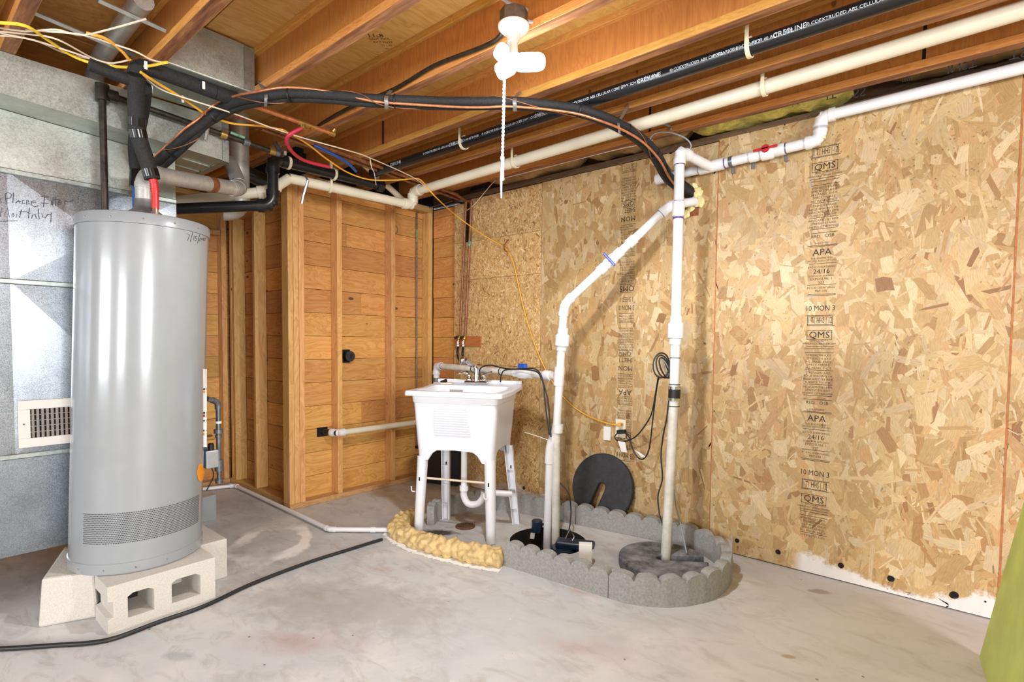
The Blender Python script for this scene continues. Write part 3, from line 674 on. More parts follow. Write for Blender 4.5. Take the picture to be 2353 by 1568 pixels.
gv = gz.lerp(ge2, .70); mk('valve_handle', G().obox(gv+Vector((.012, 0, .016)), ((0, 1, -.1), (1, 0, 0), (0, .1, 1)), (.035, .008, .006)), 'patina', gas, bevel=.003)
mk('strap', G().tube([gz.lerp(ge2, .52)+Vector((0, 0, .04)), gz.lerp(ge2, .52)+Vector((.016, 0, 0)), gz.lerp(ge2, .52)+Vector((-.01, 0, -.05))], .009, 6), 'strap_metal', gas)
# gas control valve at the heater side
yv = -1.955
gvv = thing('gas_control_valve', P(487, 1075, y=yv), 'gas control valve with iron drip leg on the side of the heater', 'valve')
a_, b_, c_, d_ = P(476, 917, y=yv-.03), P(502, 924, y=yv+.03), P(503, 1060, y=yv+.03), P(497, 1108, y=yv+.03)
b_ = Vector((c_.x, c_.y, b_.z)); d_ = Vector((c_.x, c_.y, d_.z))
pipe([a_, b_], .0125, 'iron_grey', gvv); elbow(a_, b_, c_, .0125, gvv, 'iron_grey'); pipe([b_, d_], .0115, 'iron_grey', gvv)
for f_, ln, k_ in ((.25, .012, 1.2), (.36, .02, 1.75), (.42, .014, 1.3), (.78, .055, 1.6), (.97, .022, 1.45)):
    coupling(b_.lerp(d_, f_), (0, 0, 1), .0125, gvv, 'pipe_dope' if k_ < 1.25 else 'iron_grey', ln, 'union' if f_ == .36 else 'coupling', k_)
vb = P(485, 1055, y=yv-.01)
mk('valve_body', G().obox(vb, ((1, 0, 0), (0, 1, 0), (0, 0, 1)), (.02, .03, .045)), 'valve_body', gvv, bevel=.006); mk('valve_knob', G().lathe(vb+Vector((0, 0, .045)), (0, 0, 1), [(0, .014), (.03, .014), (.034, .01)], 14), 'rubber_black', gvv, 40)
mk('valve_side', G().obox(vb+Vector((-.01, -.028, .01)), ((1, 0, 0), (0, 1, 0), (0, 0, 1)), (.02, .014, .05)), 'pump_blue', gvv, bevel=.004)
wire('gas_tube', [vb+Vector((0, 0, -.04)), vb+Vector((.0, .01, -.09)), vb+Vector((-.01, -.02, -.16))], .003, 'iron_black', gvv)
# small grey pan standing behind the heater
pc_ = P(482, 1195, z=0)
mk('relief_drain_can', G().hexa([pc_+Vector(v) for v in ((-.03, -.07, 0), (.03, -.07, 0), (.03, .03, 0), (-.03, .03, 0), (-.03, -.07, .16), (.03, -.07, .16), (.03, .03, .165), (-.03, .03, .165))]), 'heater_paint', None, label='small grey metal can on the floor behind the water heater', cat='can', bevel=.004)
# ---- blocks under the heater
def cinder(name, x0, x1, y0, y1, label):
    t = thing(name, ((x0+x1)/2, (y0+y1)/2, 0), label, 'concrete block'); L = y1-y0; h = .192
    # solid of webs and face shells, two cores open toward +x
    ys = [y0+.0, y0+.042, y0+.163, y0+.232, y1-.045, y1]
    bm = bmesh.new()
    def ring(xx, sc=1.0):
        out = []
        for ya, yb in ((y0+.066, y0+.158), (y0+.222, y1-.06)):
            m = (ya+yb)/2; hw_ = (yb-ya)/2*sc; z0_, z1_ = .045, .045+.098*(sc*.5+.5)
            out.append([(xx, m-hw_, z0_), (xx, m+hw_, z0_), (xx, m+hw_, z1_-.012), (xx, m+hw_-.02, z1_), (xx, m-hw_+.02, z1_), (xx, m-hw_, z1_-.012)])
        return out
    def face(xx, sc):
        # front with core openings; ends notched
        out = [(xx, y0+.0, 0), (xx, y1, 0), (xx, y1, .192), (xx, y0, .192), (xx, y0, .134), (xx, y0+.018, .128), (xx, y0+.018, .066), (xx, y0, .06)]
        ov = [bm.verts.new(p) for p in out]; ed = [bm.edges.new((ov[i], ov[(i+1) % len(ov)])) for i in range(len(ov))]
        hv = []
        for rr in ring(xx, sc):
            vv = [bm.verts.new(p) for p in rr]; ed += [bm.edges.new((vv[i], vv[(i+1) % len(vv)])) for i in range(len(vv))]; hv.append(vv)
        bmesh.ops.triangle_fill(bm, use_beauty=True, edges=ed); return ov, hv
    oa, ha = face(x1, 1.0); ob, hb = face(x0, .8)
    for A, B in [(oa, ob)] + list(zip(ha, hb)):
        for i in range(len(A)): bm.faces.new((A[i], A[(i+1) % len(A)], B[(i+1) % len(A)], B[i]))
    bmesh.ops.recalc_face_normals(bm, faces=bm.faces); bm.verts.index_update()
    g = G().add([v.co.copy() for v in bm.verts], [tuple(v.index for v in f.verts) for f in bm.faces]); bm.free()
    mk('block_body', g, 'block_concrete', t)
    return t
cinder('cinder_block', .842, 1.03, -2.48, -2.086, 'hollow concrete block with two open cores facing the hose')
cb2 = Vector((.757, -2.649, 0)); u2 = Vector((-.928, .372, 0)); w2 = Vector((.372, .928, 0))
g = G().hexa([cb2, cb2+u2*.41, cb2+u2*.41+w2*.195, cb2+w2*.195] + [v+Vector((0, 0, .192)) for v in (cb2-w2*0+u2*.02+w2*.01, cb2+u2*.41, cb2+u2*.41+w2*.195, cb2+w2*.185)])
mk('concrete_block', g, 'block_concrete', None, bevel=.01, label='solid looking concrete block set at an angle under the heater', cat='concrete block')
mk('concrete_block', G().box((.44, -2.075, 0), (.835, -1.955, .192)).box((.44, -2.2, .0), (.83, -2.07, .19)), 'block_concrete', None, bevel=.006, label='concrete block end showing past the hollow block beneath the heater', cat='concrete block')
# ================================================================== sheet metal
XP = .43
ret = thing('return_air_cabinet', (.2, -2.75, .21), 'big galvanized return air cabinet with cross-broken panels behind the heater', 'duct')
PY0, PY1 = -3.6, -2.02
zs = [P(0, 390, x=XP).z, P(0, 645, x=XP).z, P(0, 1054, x=XP).z, .215]
def crossbreak(z0, z1, name):
    g = G(); c = (PY0+PY1)/2-.0; ys = [PY0, -2.66, PY1]
    g.box((XP-.5, PY0, z0), (XP-.006, PY1, z1))
    o = mk(name, g, 'galvanized_plenum', ret)
    g = G()
    for ya, yb in zip(ys, ys[1:]):
        m = Vector((XP+.006, (ya+yb)/2, (z0+z1)/2)); k = [Vector((XP-.006, ya, z0)), Vector((XP-.006, yb, z0)), Vector((XP-.006, yb, z1)), Vector((XP-.006, ya, z1))]
        g.add(k+[m], [(0, 1, 4), (1, 2, 4), (2, 3, 4), (3, 0, 4)])
    mk('cross_break', g, 'galvanized_plenum', o)
    return o
crossbreak(zs[1], zs[0], 'middle_panel'); crossbreak(zs[2], zs[1], 'grille_panel')
mk('lower_panel', G().box((XP-.5, PY0, zs[3]), (XP-.006, PY1, zs[2])), 'galvanized_plenum', ret)
for z in (zs[0], zs[1], zs[2]): mk('seam', G().box((XP-.02, PY0, z-.012), (XP+.008, PY1, z+.012)), 'galvanized', ret, bevel=.004)
for yy in (-3.4, -2.2): mk('foot', G().box((XP-.45, yy-.05, 0), (XP-.12, yy+.05, .215)), 'dark_wood', ret)
vA, vB = P(40, 922, x=XP+.012), P(172, 1013, x=XP+.012); vy0, vz1 = vA.y, vA.z; vz0 = vB.z-.008; vy1 = vA.y+.36
vent = thing('air_grille', (XP+.012, (vy0+vy1)/2, vz0), 'white louvered return air grille on the galvanized cabinet', 'vent')
fr = .04
g = G()
for a, b in (((vy0, vz0), (vy1, vz0+fr)), ((vy0, vz1-fr), (vy1, vz1)), ((vy0, vz0+fr), (vy0+fr, vz1-fr)), ((vy1-fr, vz0+fr), (vy1, vz1-fr))): g.box((XP+.006, a[0], a[1]), (XP+.016, b[0], b[1]))
mk('frame', g, 'vent_white', vent, bevel=.002)
mk('backing', G().box((XP+.0045, vy0+fr, vz0+fr), (XP+.006, vy1-fr, vz1-fr)), 'dark_void', vent)
ny = 17
for k in range(ny):
    yy = vy0+fr+(vy1-vy0-2*fr)*(k+.5)/ny; mk('slat', G().obox((XP+.010, yy, (vz0+vz1)/2), ((1, .3, 0), (-.3, 1, 0), (0, 0, 1)), (.005, .0035, (vz1-vz0)/2-fr)), 'vent_slat', vent)
for k in range(4): mk('cross_bar', G().box((XP+.006, vy0+fr, vz0+fr+(vz1-vz0-2*fr)*(k+1)/5-.0015), (XP+.009, vy1-fr, vz0+fr+(vz1-vz0-2*fr)*(k+1)/5+.0015)), 'vent_slat', vent)
mk('screw', G().lathe((XP+.016, vy0+.018, (vz0+vz1)/2), (1, 0, 0), [(0, .004), (.002, .003)], 10), 'iron_grey', vent)
# handwriting on the cabinet
def crease(px, py):
    q = P(px, py, x=XP)
    for _ in range(3):
        t = 1-max(abs(q.y+2.34)/.32, abs(q.z-(zs[0]+zs[1])/2)/((zs[0]-zs[1])/2)); q = P(px, py, x=XP-.006+.012*max(0, t)+.0006)
    return q
def pen(strokes, sx=0, sy=0, s=1/4.9):
    for st in strokes: mk('handwriting', G().tube([crease(sx+x*s, sy+y*s) for x, y in st], .0014, 5), 'ink_pen', ret)
pen([[(-30, 395), (5, 395), (15, 375), (0, 370), (-15, 395), (0, 420), (22, 410)], [(70, 440), (58, 330)], [(55, 325), (90, 305), (130, 330), (120, 365), (70, 380)], [(150, 310), (145, 425)],
     [(175, 428), (215, 390), (222, 432)], [(180, 412), (235, 405)], [(272, 395), (250, 400), (252, 435), (282, 425)], [(298, 418), (325, 410), (315, 390), (298, 402), (300, 440), (335, 430)], [(350, 425), (410, 418), (395, 398), (355, 408), (350, 440), (385, 470), (430, 455)],
     [(500, 360), (490, 470)], [(458, 352), (545, 360)], [(460, 425), (550, 432)], [(578, 400), (575, 445)], [(600, 355), (590, 455)], [(630, 350), (622, 460)], [(610, 385), (670, 382)], [(655, 425), (690, 415), (680, 395), (655, 405), (655, 440), (695, 440)], [(730, 395), (725, 440)], [(735, 400), (770, 415), (800, 405), (830, 395)],
     [(5, 580), (15, 480), (45, 570), (85, 480), (105, 580)], [(150, 540), (130, 560), (140, 585), (160, 565), (150, 540)], [(180, 590), (190, 545), (220, 590), (240, 500)], [(215, 520), (300, 525), (345, 545)], [(330, 480), (320, 595)], [(355, 600), (365, 560), (395, 555), (410, 600)], [(430, 490), (440, 605)], [(470, 545), (480, 585), (510, 590), (540, 550)], [(575, 530), (572, 640)], [(540, 550), (575, 560)], [(0, 632), (200, 625)]], 0, 380)
# supply trunk along the ceiling
duct = thing('supply_duct', (.4, -2.5, 2.1), 'long galvanized supply duct hung under the joists', 'duct')
DX, DX0 = .615, .19; D1 = P(527, 373, x=DX); y1 = D1.y
def dz(y): return 2.135 + (D1.z-2.135)*(y+2.7)/(y1+2.7)
dtop = 2.298
ysn = [-4.2, -2.75, y1-.035]
mk('upper_panel', G().hexa([(XP-.5, PY0, zs[0]), (XP-.012, PY0, zs[0]), (XP-.012, PY1, zs[0]), (XP-.5, PY1, zs[0]), (XP-.5, PY0, dz(PY0)-.002), (XP-.012, PY0, dz(PY0)-.002), (XP-.012, PY1, dz(PY1)-.002), (XP-.5, PY1, dz(PY1)-.002)]), 'galvanized_duct', ret)
for ya, yb in zip(ysn, ysn[1:]):
    mk('duct_section', G().hexa([(DX0, ya, dz(ya)), (DX, ya, dz(ya)), (DX, yb, dz(yb)), (DX0, yb, dz(yb)), (DX0, ya, dtop), (DX, ya, dtop), (DX, yb, dtop), (DX0, yb, dtop)]), 'galvanized_duct', duct)
ya, yb = y1-.034, y1
mk('end_cap', G().hexa([(DX0-.004, ya, dz(ya)-.004), (DX+.004, ya, dz(ya)-.004), (DX+.004, yb, dz(yb)-.004), (DX0-.004, yb, dz(yb)-.004), (DX0-.004, ya, dtop), (DX+.004, ya, dtop), (DX+.004, yb, dtop), (DX0-.004, yb, dtop)]), 'galvanized', duct, bevel=.003)
for xx in (.32, .46): mk('bottom_seam', G().hexa([(xx-.004, -2.0, dz(-2.0)-.004), (xx+.004, -2.0, dz(-2.0)-.004), (xx+.004, y1-.04, dz(y1)-.004), (xx-.004, y1-.04, dz(y1)-.004), (xx-.004, -2.0, dz(-2.0)+.003), (xx+.004, -2.0, dz(-2.0)+.003), (xx+.004, y1-.04, dz(y1)+.003), (xx-.004, y1-.04, dz(y1)+.003)]), 'galvanized_duct', duct)
# joist-bay boot between two joists
mk('joist_bay_duct', G().box((.62, -2.247, 2.302), (1.02, -1.885, 2.505)), 'galvanized_duct', None, bevel=.006, label='galvanized box duct wedged between two ceiling joists', cat='duct')
bk = thing('duct_end_flange', (1.022, -1.9, 2.31), 'bent sheet metal flange at the end of the box duct', 'metal flange')
mk('flange', G().box((1.021, -1.93, 2.31), (1.026, -1.884, 2.5)), 'galvanized', bk)
mk('lip', G().box((1.021, -2.245, 2.487), (1.03, -1.932, 2.5)), 'aluminium_strip', bk)
# chimney pipe beyond the duct end
ch = P(549, 300, x=.21)
chm = thing('chimney_pipe', (ch.x, ch.y, 1.9), 'round galvanized chimney pipe rising past the end of the supply duct', 'flue pipe')
mk('pipe', G().tube([(ch.x, ch.y, 2.51), (ch.x, ch.y, 2.02)], .055, 28), 'galvanized_flue', chm, 30)
mk('elbow', G().tube(corner((ch.x, ch.y, 2.05), (ch.x, ch.y, 1.93), (ch.x-.12, ch.y-.3, 1.93), .09, 9), .057, 28), 'galvanized_flue', chm, 30)
# overhead flue in the dark bay
fa, fb = P(330, 0, z=2.44), P(235, 128, z=2.42)
mk('overhead_vent_pipe', G().tube([fa, fb, fb+Vector((-.12, .0, -.04)), fb+Vector((-.2, 0, -.12))], .036, 20), 'galvanized_flue', None, 40, label='old grey vent pipe up between the joists over the cabinet', cat='vent pipe')
# two metal strips (conduits) crossing the bay
for (p0, p1, lb_) in (((80, 30), (310, 128), 'thin galvanized strip above the yellow cables'), ((225, 0), (380, 70), 'thin galvanized strip beside the overhead vent pipe')):
    a, b = P(*p0, z=2.33), P(*p1, z=2.33)
    mk('metal_strip', G().tube([a, b], .009, 4), 'aluminium_strip', None, label=lb_, cat='metal strip')
# ================================================================== utility sink
SC0, SR, SB = Vector((1.196, -.670, 0)), Vector((.906, .4226, 0)), Vector((-.4226, .906, 0))
def SK(u, v, z): return SC0 + SR*u + SB*v + Vector((0, 0, z))
sink = thing('utility_sink', SC0, 'white plastic laundry tub on four legs with ribbed front', 'sink')
def rrect(hu, v0, v1, rad, n=5, per=8):
    """rounded rectangle, counter-clockwise, with extra points along the sides"""
    pts = []; cs = [(hu-rad, v0+rad, -90), (hu-rad, v1-rad, 0), (-hu+rad, v1-rad, 90), (-hu+rad, v0+rad, 180)]
    for (cu, cv_, a) in cs:
        for k in range(n): t = math.radians(a+90*k/(n-1)); pts.append((cu+rad*math.cos(t), cv_+rad*math.sin(t)))
    out = []
    for i, p in enumerate(pts):
        q = pts[(i+1) % len(pts)]; out.append(p)
        if i % n == n-1:
            for k in range(1, per): out.append((p[0]+(q[0]-p[0])*k/per, p[1]+(q[1]-p[1])*k/per))
    return out
def loft(rings):
    g = G(); n = len(rings[0])
    for r_ in rings: g.v += r_
    for i in range(len(rings)-1):
        for k in range(n): g.f.append((i*n+k, i*n+(k+1) % n, (i+1)*n+(k+1) % n, (i+1)*n+k))
    return g
def rz(v): return .872 + max(0, v)*.07   # rim rises a little to the back
def apron(u, v, hu, v0, v1):
    """the lower edge: low at the legs, arched between them"""
    tu = 1-abs(u)/hu if abs(v-v0) < .03 or abs(v-v1) < .03 else 1-abs(2*(v-v0)/(v1-v0)-1)
    t = min(1, max(0, (tu-.25)/.22)); return .452 + .062*(t*t*(3-2*t)) + .012*max(0, tu-.4)
per = 14
R_ = lambda hu, v0, v1, rad, z: [SK(u, v, z if not callable(z) else z(v)) for u, v in rrect(hu, v0, v1, rad, 5, per)]
outer = [R_(.272, -.228, .236, .03, lambda v: rz(v)-.022), R_(.266, -.224, .23, .03, .802), R_(.262, -.22, .226, .03, .798)]
bot = [SK(u, v, apron(u, v, .238, -.2, .2)) for u, v in rrect(.238, -.2, .2, .035, 5, per)]
outer.append([a.lerp(b, .5) for a, b in zip(outer[-1], bot)]); outer.append(bot); outer.append([p+(SK(0, 0, p.z)-p)*.03 for p in bot])
mk('tub_body', loft(outer), 'sink_white', sink, 30)
rim = [R_(.25, -.205, .115, .04, lambda v: rz(v)-.05), R_(.252, -.207, .117, .04, lambda v: rz(v)-.01), R_(.26, -.215, .125, .04, rz), R_(.296, -.25, .252, .022, rz), R_(.303, -.257, .258, .024, lambda v: rz(v)-.008), R_(.303, -.257, .258, .024, lambda v: rz(v)-.028), R_(.268, -.226, .232, .03, lambda v: rz(v)-.03)]
mk('rim', loft(rim), 'sink_white', sink, 40)
bas = [R_(.25, -.205, .115, .04, lambda v: rz(v)-.05), R_(.235, -.19, .10, .05, .62), R_(.2, -.16, .07, .06, .565), R_(.03, -.07, -.01, .03, .555)]
gb = loft(bas); n_ = len(bas[0]); gb.f.append(tuple(3*n_+k for k in range(n_))); mk('basin', gb, 'sink_white', sink, 40)
mk('back_lip', G().obox(SK(0, .25, .9), (SR, SB, (0, 0, 1)), (.296, .007, .012)), 'sink_white', sink, bevel=.004)
# ribbed washboard on the front
def vf(z): return -.22 + (.798-z)/(.798-.45)*.02 - .002
for k in range(12):
    z = .772-.0142*k; x0_, x1_ = -.125, .085+.022*k/11
    mk('washboard_rib', G().obox(SK((x0_+x1_)/2, vf(z)-.0005, z), (SR, SB, (0, 0, 1)), ((x1_-x0_)/2, .003, .0042)), 'sink_white', sink, bevel=.0025)
# legs
def leg(u0, v0_, u1, v1_, z1, r0, r1, rear=False):
    a, b = SK(u1, v1_, z1), SK(u0, v0_, 0)
    if not rear: o = mk('leg', G().tube([a, a.lerp(b, .5), b], [r1, (r0+r1)/2, r0], 20), 'sink_leg', sink, 40)
    else:
        d = (b-a); g = G(); s_, t_ = SR, SB
        for (cu, cv_, hu, hv) in ((0, .012, .027, .003), (-.025, 0, .003, .014), (.025, 0, .003, .014)):
            k0 = [a+s_*(cu+i*hu)+t_*(cv_+j*hv) for i, j in ((-1, -1), (1, -1), (1, 1), (-1, 1))]; k1 = [b+s_*(cu*.85+i*hu*.85)+t_*(cv_+j*hv) for i, j in ((-1, -1), (1, -1), (1, 1), (-1, 1))]
            g.hexa(k1+k0)
        o = mk('leg', g, 'sink_leg', sink)
        for f in (.3, .55, .8): c = a.lerp(b, f); mk('web', G().obox(c, (s_, t_, (0, 0, 1)), (.024, .01, .003)), 'sink_leg', o)
    c = a.lerp(b, .28) - SB*(r0+.004 if not rear else -.008)
    mk('slot', G().obox(c, (SR, SB, (0, 0, 1)), (.004, .002, .011)), 'dark_void', o)
    return o
l1 = leg(-.225, -.213, -.213, -.175, .47, .027, .033); l2 = leg(.243, -.235, .213, -.175, .47, .028, .034)
leg(-.168, .09, -.19, .13, .5, .02, .02, True); leg(.30, .127, .235, .15, .5, .02, .02, True)
for u, v in ((-.225, -.213), (.243, -.235)):
    q = SK(u-.032, v-.005, .26); mk('cord_hook', G().tube([q+SR*.012, q-SR*.006, q-SR*.012+Vector((0, 0, .012)), q-SR*.012+Vector((0, 0, .03))], .004, 6), 'sink_leg', sink)
mk('tie_rod', G().tube([SK(-.2, -.17, .335), SK(.2, -.175, .335)], .007, 8), 'tray_plastic', sink, 60)
# drain with trap
dr = SK(0, -.03, .56); t1 = Vector((dr.x, dr.y, .24)); t2 = t1+SR*.07+Vector((0, 0, -.07)); t3 = t1+SR*.14
trap = mk('drain_tailpiece', G().tube([dr, t1], .0195, 18), 'pvc_white', sink, 40)
mk('trap', G().tube(smoothpath([t1+Vector((0, 0, .01)), t1+Vector((0, 0, -.04)), t1+SR*.03+Vector((0, 0, -.085)), t1+SR*.09+Vector((0, 0, -.08)), t1+SR*.125+Vector((0, 0, -.04)), t1+SR*.135+Vector((0, 0, -.0))], 5), .021, 16), 'pvc_white', trap, 50)
coupling(t1+Vector((0, 0, .012)), (0, 0, 1), .0205, trap, 'pvc_white', .03, 'slip_nut', 1.35); coupling(t3+Vector((0, 0, -.02)), (.3, 0, 1), .0205, trap, 'pvc_white', .03, 'slip_nut', 1.35)
mk('trap_arm', G().tube([t3+Vector((0, 0, -.005)), t3+SR*.16+SB*.04+Vector((0, 0, -.012))], .019, 16), 'pvc_white', trap, 40)
st_ = SK(-.16, -.2515, .836); mk('sticker', G().obox(SK(-.11, .112, .838), (SR, SB, (0, 0, 1)), (.045, .001, .015)), 'vent_slat', sink)
tray = thing('soap_tray', SK(-.21, .15, .884), 'small tan plastic tray with black knob on the sink rim', 'tray')
mk('dish', G().obox(SK(-.19, .155, .889), (SR, SB, (0, 0, 1)), (.04, .03, .006)), 'tray_plastic', tray, bevel=.004)
mk('knob', G().tube([SK(-.235, .16, .893), SK(-.195, .15, .908)], .011, 12), 'rubber_black', tray, 40)
# faucet
fz = rz(.2)
fau = thing('faucet', SK(0, .195, fz), 'chrome two handle faucet with pull-out spout on the sink', 'faucet')
mk('base_plate', G().obox(SK(0, .195, fz+.011), (SR, SB, (0, 0, 1)), (.078, .026, .011)), 'chrome', fau, bevel=.008, seg=3)
sp0 = SK(0, .195, fz+.02)
mk('spout_post', G().lathe(sp0, (0, 0, 1), [(0, .022), (.02, .02), (.06, .017), (.085, .016)], 20), 'chrome', fau, 40)
e_ = P(1064, 832, y=-.60)
mk('spout', G().tube(smoothpath([sp0+Vector((0, 0, .08)), sp0+Vector((-.012, -.01, .105)), sp0.lerp(e_, .45)+Vector((0, 0, .055)), e_+Vector((.01, .01, .018))], 6), [.0165]*18+[.019], 16), 'chrome', fau, 60)
mk('spray_head', G().lathe(e_+Vector((0, 0, .035)), (-.12, -.08, -1), [(0, .008), (.006, .017), (.018, .022), (.034, .02), (.05, .016), (.056, .012)], 20), 'chrome', fau, 50)
for s_ in (-1, 1):
    h0 = SK(s_*.052, .195, fz+.022); hb_ = mk('handle', G().lathe(h0, (0, 0, 1), [(0, .02), (.012, .021), (.022, .016), (.034, .013), (.042, .014), (.048, .008)], 18), 'chrome', fau, 40)
    mk('lever', G().tube(smoothpath([h0+Vector((0, 0, .04)), h0+SR*s_*.025-SB*.012+Vector((0, 0, .05)), h0+SR*s_*.062-SB*.03+Vector((0, 0, .062 if s_ > 0 else .05))], 5), [.009]*5+[.007]*5+[.0075], 12), 'chrome', hb_, 60)
# ================================================================== sump basin, scalloped edging, foam dam
EH, ET, SCP = .104, .048, .1
def edging(path, label, grp, n_sc=None):
    path = [Vector((p[0], p[1], 0)) for p in path]
    L = [0]
    for a, b in zip(path, path[1:]): L.append(L[-1]+(b-a).length)
    tot = L[-1]; n_sc = n_sc or max(1, round(tot/SCP)); pch = tot/n_sc; N_ = n_sc*12
    def at(s):
        s = min(max(s, 0), tot); i = max(k for k in range(len(L)-1) if L[k] <= s+1e-9); d = path[i+1]-path[i]; return path[i]+d*((s-L[i])/max(1e-6, L[i+1]-L[i])), d.normalized()
    g = G(); prof = []
    for i in range(N_+1):
        s = tot*i/N_; p, d = at(s); p2, d2 = at(s+.03); p1, d1 = at(s-.03); d = (d1+d2).normalized(); nrm = Vector((-d.y, d.x, 0))
        t = (s/pch) % 1.0; z = EH + .03*math.sqrt(max(0, 1-(2*t-1)**2)) if i not in (0, N_) else EH
        prof.append((p, nrm, z))
    for p, nrm, z in prof: g.v += [p, p+nrm*ET, Vector((p.x, p.y, z)), Vector((p.x, p.y, z))+nrm*ET]
    for i in range(N_):
        a, b = i*4, (i+1)*4; g.f += [(a, b, b+2, a+2), (a+1, a+3, b+3, b+1), (a+2, b+2, b+3, a+3), (a, a+1, b+1, b)]
    g.f += [(0, 2, 3, 1), (N_*4, N_*4+1, N_*4+3, N_*4+2)]
    return mk('scalloped_edging', g, 'edging_concrete', None, 35, label=label, cat='edging', group=grp)
GE = 'scalloped edging around the sump'
edging([(1.775, -.962), (2.358, -.914)], 'straight grey scalloped edging between the foam dam and the curved end', GE, 6)
edging([(2.361, -.913), (2.44, -.905), (2.52, -.875), (2.6, -.82), (2.665, -.75), (2.71, -.67), (2.738, -.58), (2.745, -.5), (2.742, -.42)], 'curved grey scalloped edging rounding the open end near the floor holes', GE, 6)
edging([(2.741, -.415), (2.725, -.33), (2.68, -.235), (2.61, -.15), (2.52, -.085), (2.43, -.047), (2.34, -.038)], 'curved grey scalloped edging turning in to the flake board wall', GE, 5)
edging([(2.335, -.04), (1.70, -.135)], 'straight grey scalloped edging in front of the leaning black lid', GE, 6)
edging([(1.695, -.137), (1.09, -.232)], 'straight grey scalloped edging behind the sink legs by the wall', GE, 6)
edging([(1.08, -.238), (1.01, -.29), (.965, -.37), (.932, -.46), (.92, -.55), (.922, -.64)], 'curved grey scalloped edging behind the sink beside the plank wall', GE, 5)
edging([(.924, -.65), (.95, -.74), (1.0, -.82)], 'short grey scalloped edging ending inside the foam dam', GE, 2)
# spray-foam dam
fp = smoothpath([(.87, -.80, .03), (.90, -.93, .03), (.98, -1.03, .034), (1.12, -1.075, .036), (1.28, -1.085, .036), (1.44, -1.06, .04), (1.58, -1.03, .042), (1.70, -.995, .042), (1.77, -.965, .03)], 12)
def lumpy(path, rad, seed=0, n=36, hump=None):
    g = G(); m = len(path)
    for i, p in enumerate(path):
        d = (path[min(i+1, m-1)]-path[max(i-1, 0)]).normalized(); nn = Vector((-d.y, d.x, 0)).normalized(); e = math.sqrt(max(.05, 1-(max(0, abs(2*i/(m-1)-1)-.9)/.1)**2))
        for k in range(n):
            t = 2*math.pi*k/n; q = p+(nn*math.cos(t)*1.08+Vector((0, 0, math.sin(t))))*rad*e
            dv = noise.voronoi(q*22+Vector((seed, 0, 0)))[0]; dv2 = noise.voronoi(q*47+Vector((0, seed, 5)))[0]
            k_ = .026*(.62-dv[0]*1.35)+.009*(.5-dv2[0]); q = p+(nn*math.cos(t)*1.08+Vector((0, 0, math.sin(t))))*(rad*e+k_); q.z = max(q.z, .001); g.v.append(q)
    for i in range(m-1):
        for k in range(n): g.f.append((i*n+k, i*n+(k+1) % n, (i+1)*n+(k+1) % n, (i+1)*n+k))
    g.f += [tuple(range(n)), tuple((m-1)*n+k for k in range(n))]; return g
def dense(path, n=3): return [a.lerp(b, k/n) for a, b in zip(path, path[1:]) for k in range(n)]+[path[-1]]
foam = thing('spray_foam_dam', (1.3, -1.06, 0), 'lumpy tan spray foam dam curving around the front sink legs', 'spray foam')
mk('foam', lumpy([Vector(p) for p in dense(fp, 2)], .052), 'spray_foam', foam, 180)
g = G(); m = len(fp)
for i, p in enumerate(fp):
    d = (fp[min(i+1, m-1)]-fp[max(i-1, 0)]).normalized(); nn = Vector((d.y, -d.x, 0)); w_ = .082+.02*noise.noise(Vector((i*.9, 0, 0)))+.012*noise.noise(Vector((i*3.1, 4, 0)))
    a, b = Vector((p.x, p.y, .0012))+nn*w_, Vector((p.x, p.y, .0012))+nn*.01; g.v += [a, b]
for i in range(m-1): g.f.append((2*i, 2*i+2, 2*i+3, 2*i+1))
mk('white_residue', g, 'foam_residue', foam)
# floor drain cover
dc = P(1069, 1211, z=0)
drn = thing('drain_cover', dc, 'round rusty floor drain cover under the sink', 'drain')
mk('plate', G().lathe(dc, (0, 0, 1), [(0, .062), (.006, .062), (.008, .056), (.0085, .0)], 32, cap=False), 'drain_rust', drn, 40)
for i in range(-3, 4):
    for j in range(-3, 4):
        if i*i+j*j < 11: mk('drain_slot', G().lathe(dc+Vector((i*.013, j*.013, .0086)), (0, 0, 1), [(0, .0038), (.0003, .0038)], 8), 'dark_void', drn)
# lids
def lid(name, c, n, up, R, slotw, slotl, slot_dir, mat, label, th=.03):
    """disc with a slot from its centre to the rim; n: face normal, slot_dir in the plane"""
    n = Vector(n).normalized(); s = Vector(slot_dir).normalized(); t = n.cross(s); c = Vector(c); pts = []
    a0_ = math.asin(slotw/R); K = 56
    for k in range(K+1): a = a0_+(2*math.pi-2*a0_)*k/K; pts.append(c+(s*math.cos(a)+t*math.sin(a))*R)
    ins = [c+s*(-slotl*0)+(-s*math.cos(a)+t*math.sin(a))*slotw*1.0 for a in [math.radians(-90+180*k/12) for k in range(13)]]
    pts += ins
    return mk(name, G().prism(pts, -n*th), mat, None, 30, bevel=.008, label=label, cat='lid')
lc = P(1379, 1106, y=-.075); tilt = Vector((0, -1, .1)).normalized()
lid('sump_cover', Vector((lc.x, -.062, .236)), tilt, (0, 0, 1), .218, .027, .0, Vector((-.32, -.21, -.93)), 'lid_black', 'round black plastic sump lid leaning on the flake board wall')
l2c = Vector((2.405, -.43, .055))
lid('sump_cover', l2c, (0, 0, 1), (0, 1, 0), .225, .036, .0, Vector((.81, .586, 0)), 'lid_dusty', 'dusty round slotted sump lid lying inside the scalloped edging', .055)
pit2 = mk('sump_pit', G().lathe(Vector((2.405, -.43, .0008)), (0, 0, 1), [(0, .19), (.0006, .19)], 40), 'dark_void', floor)
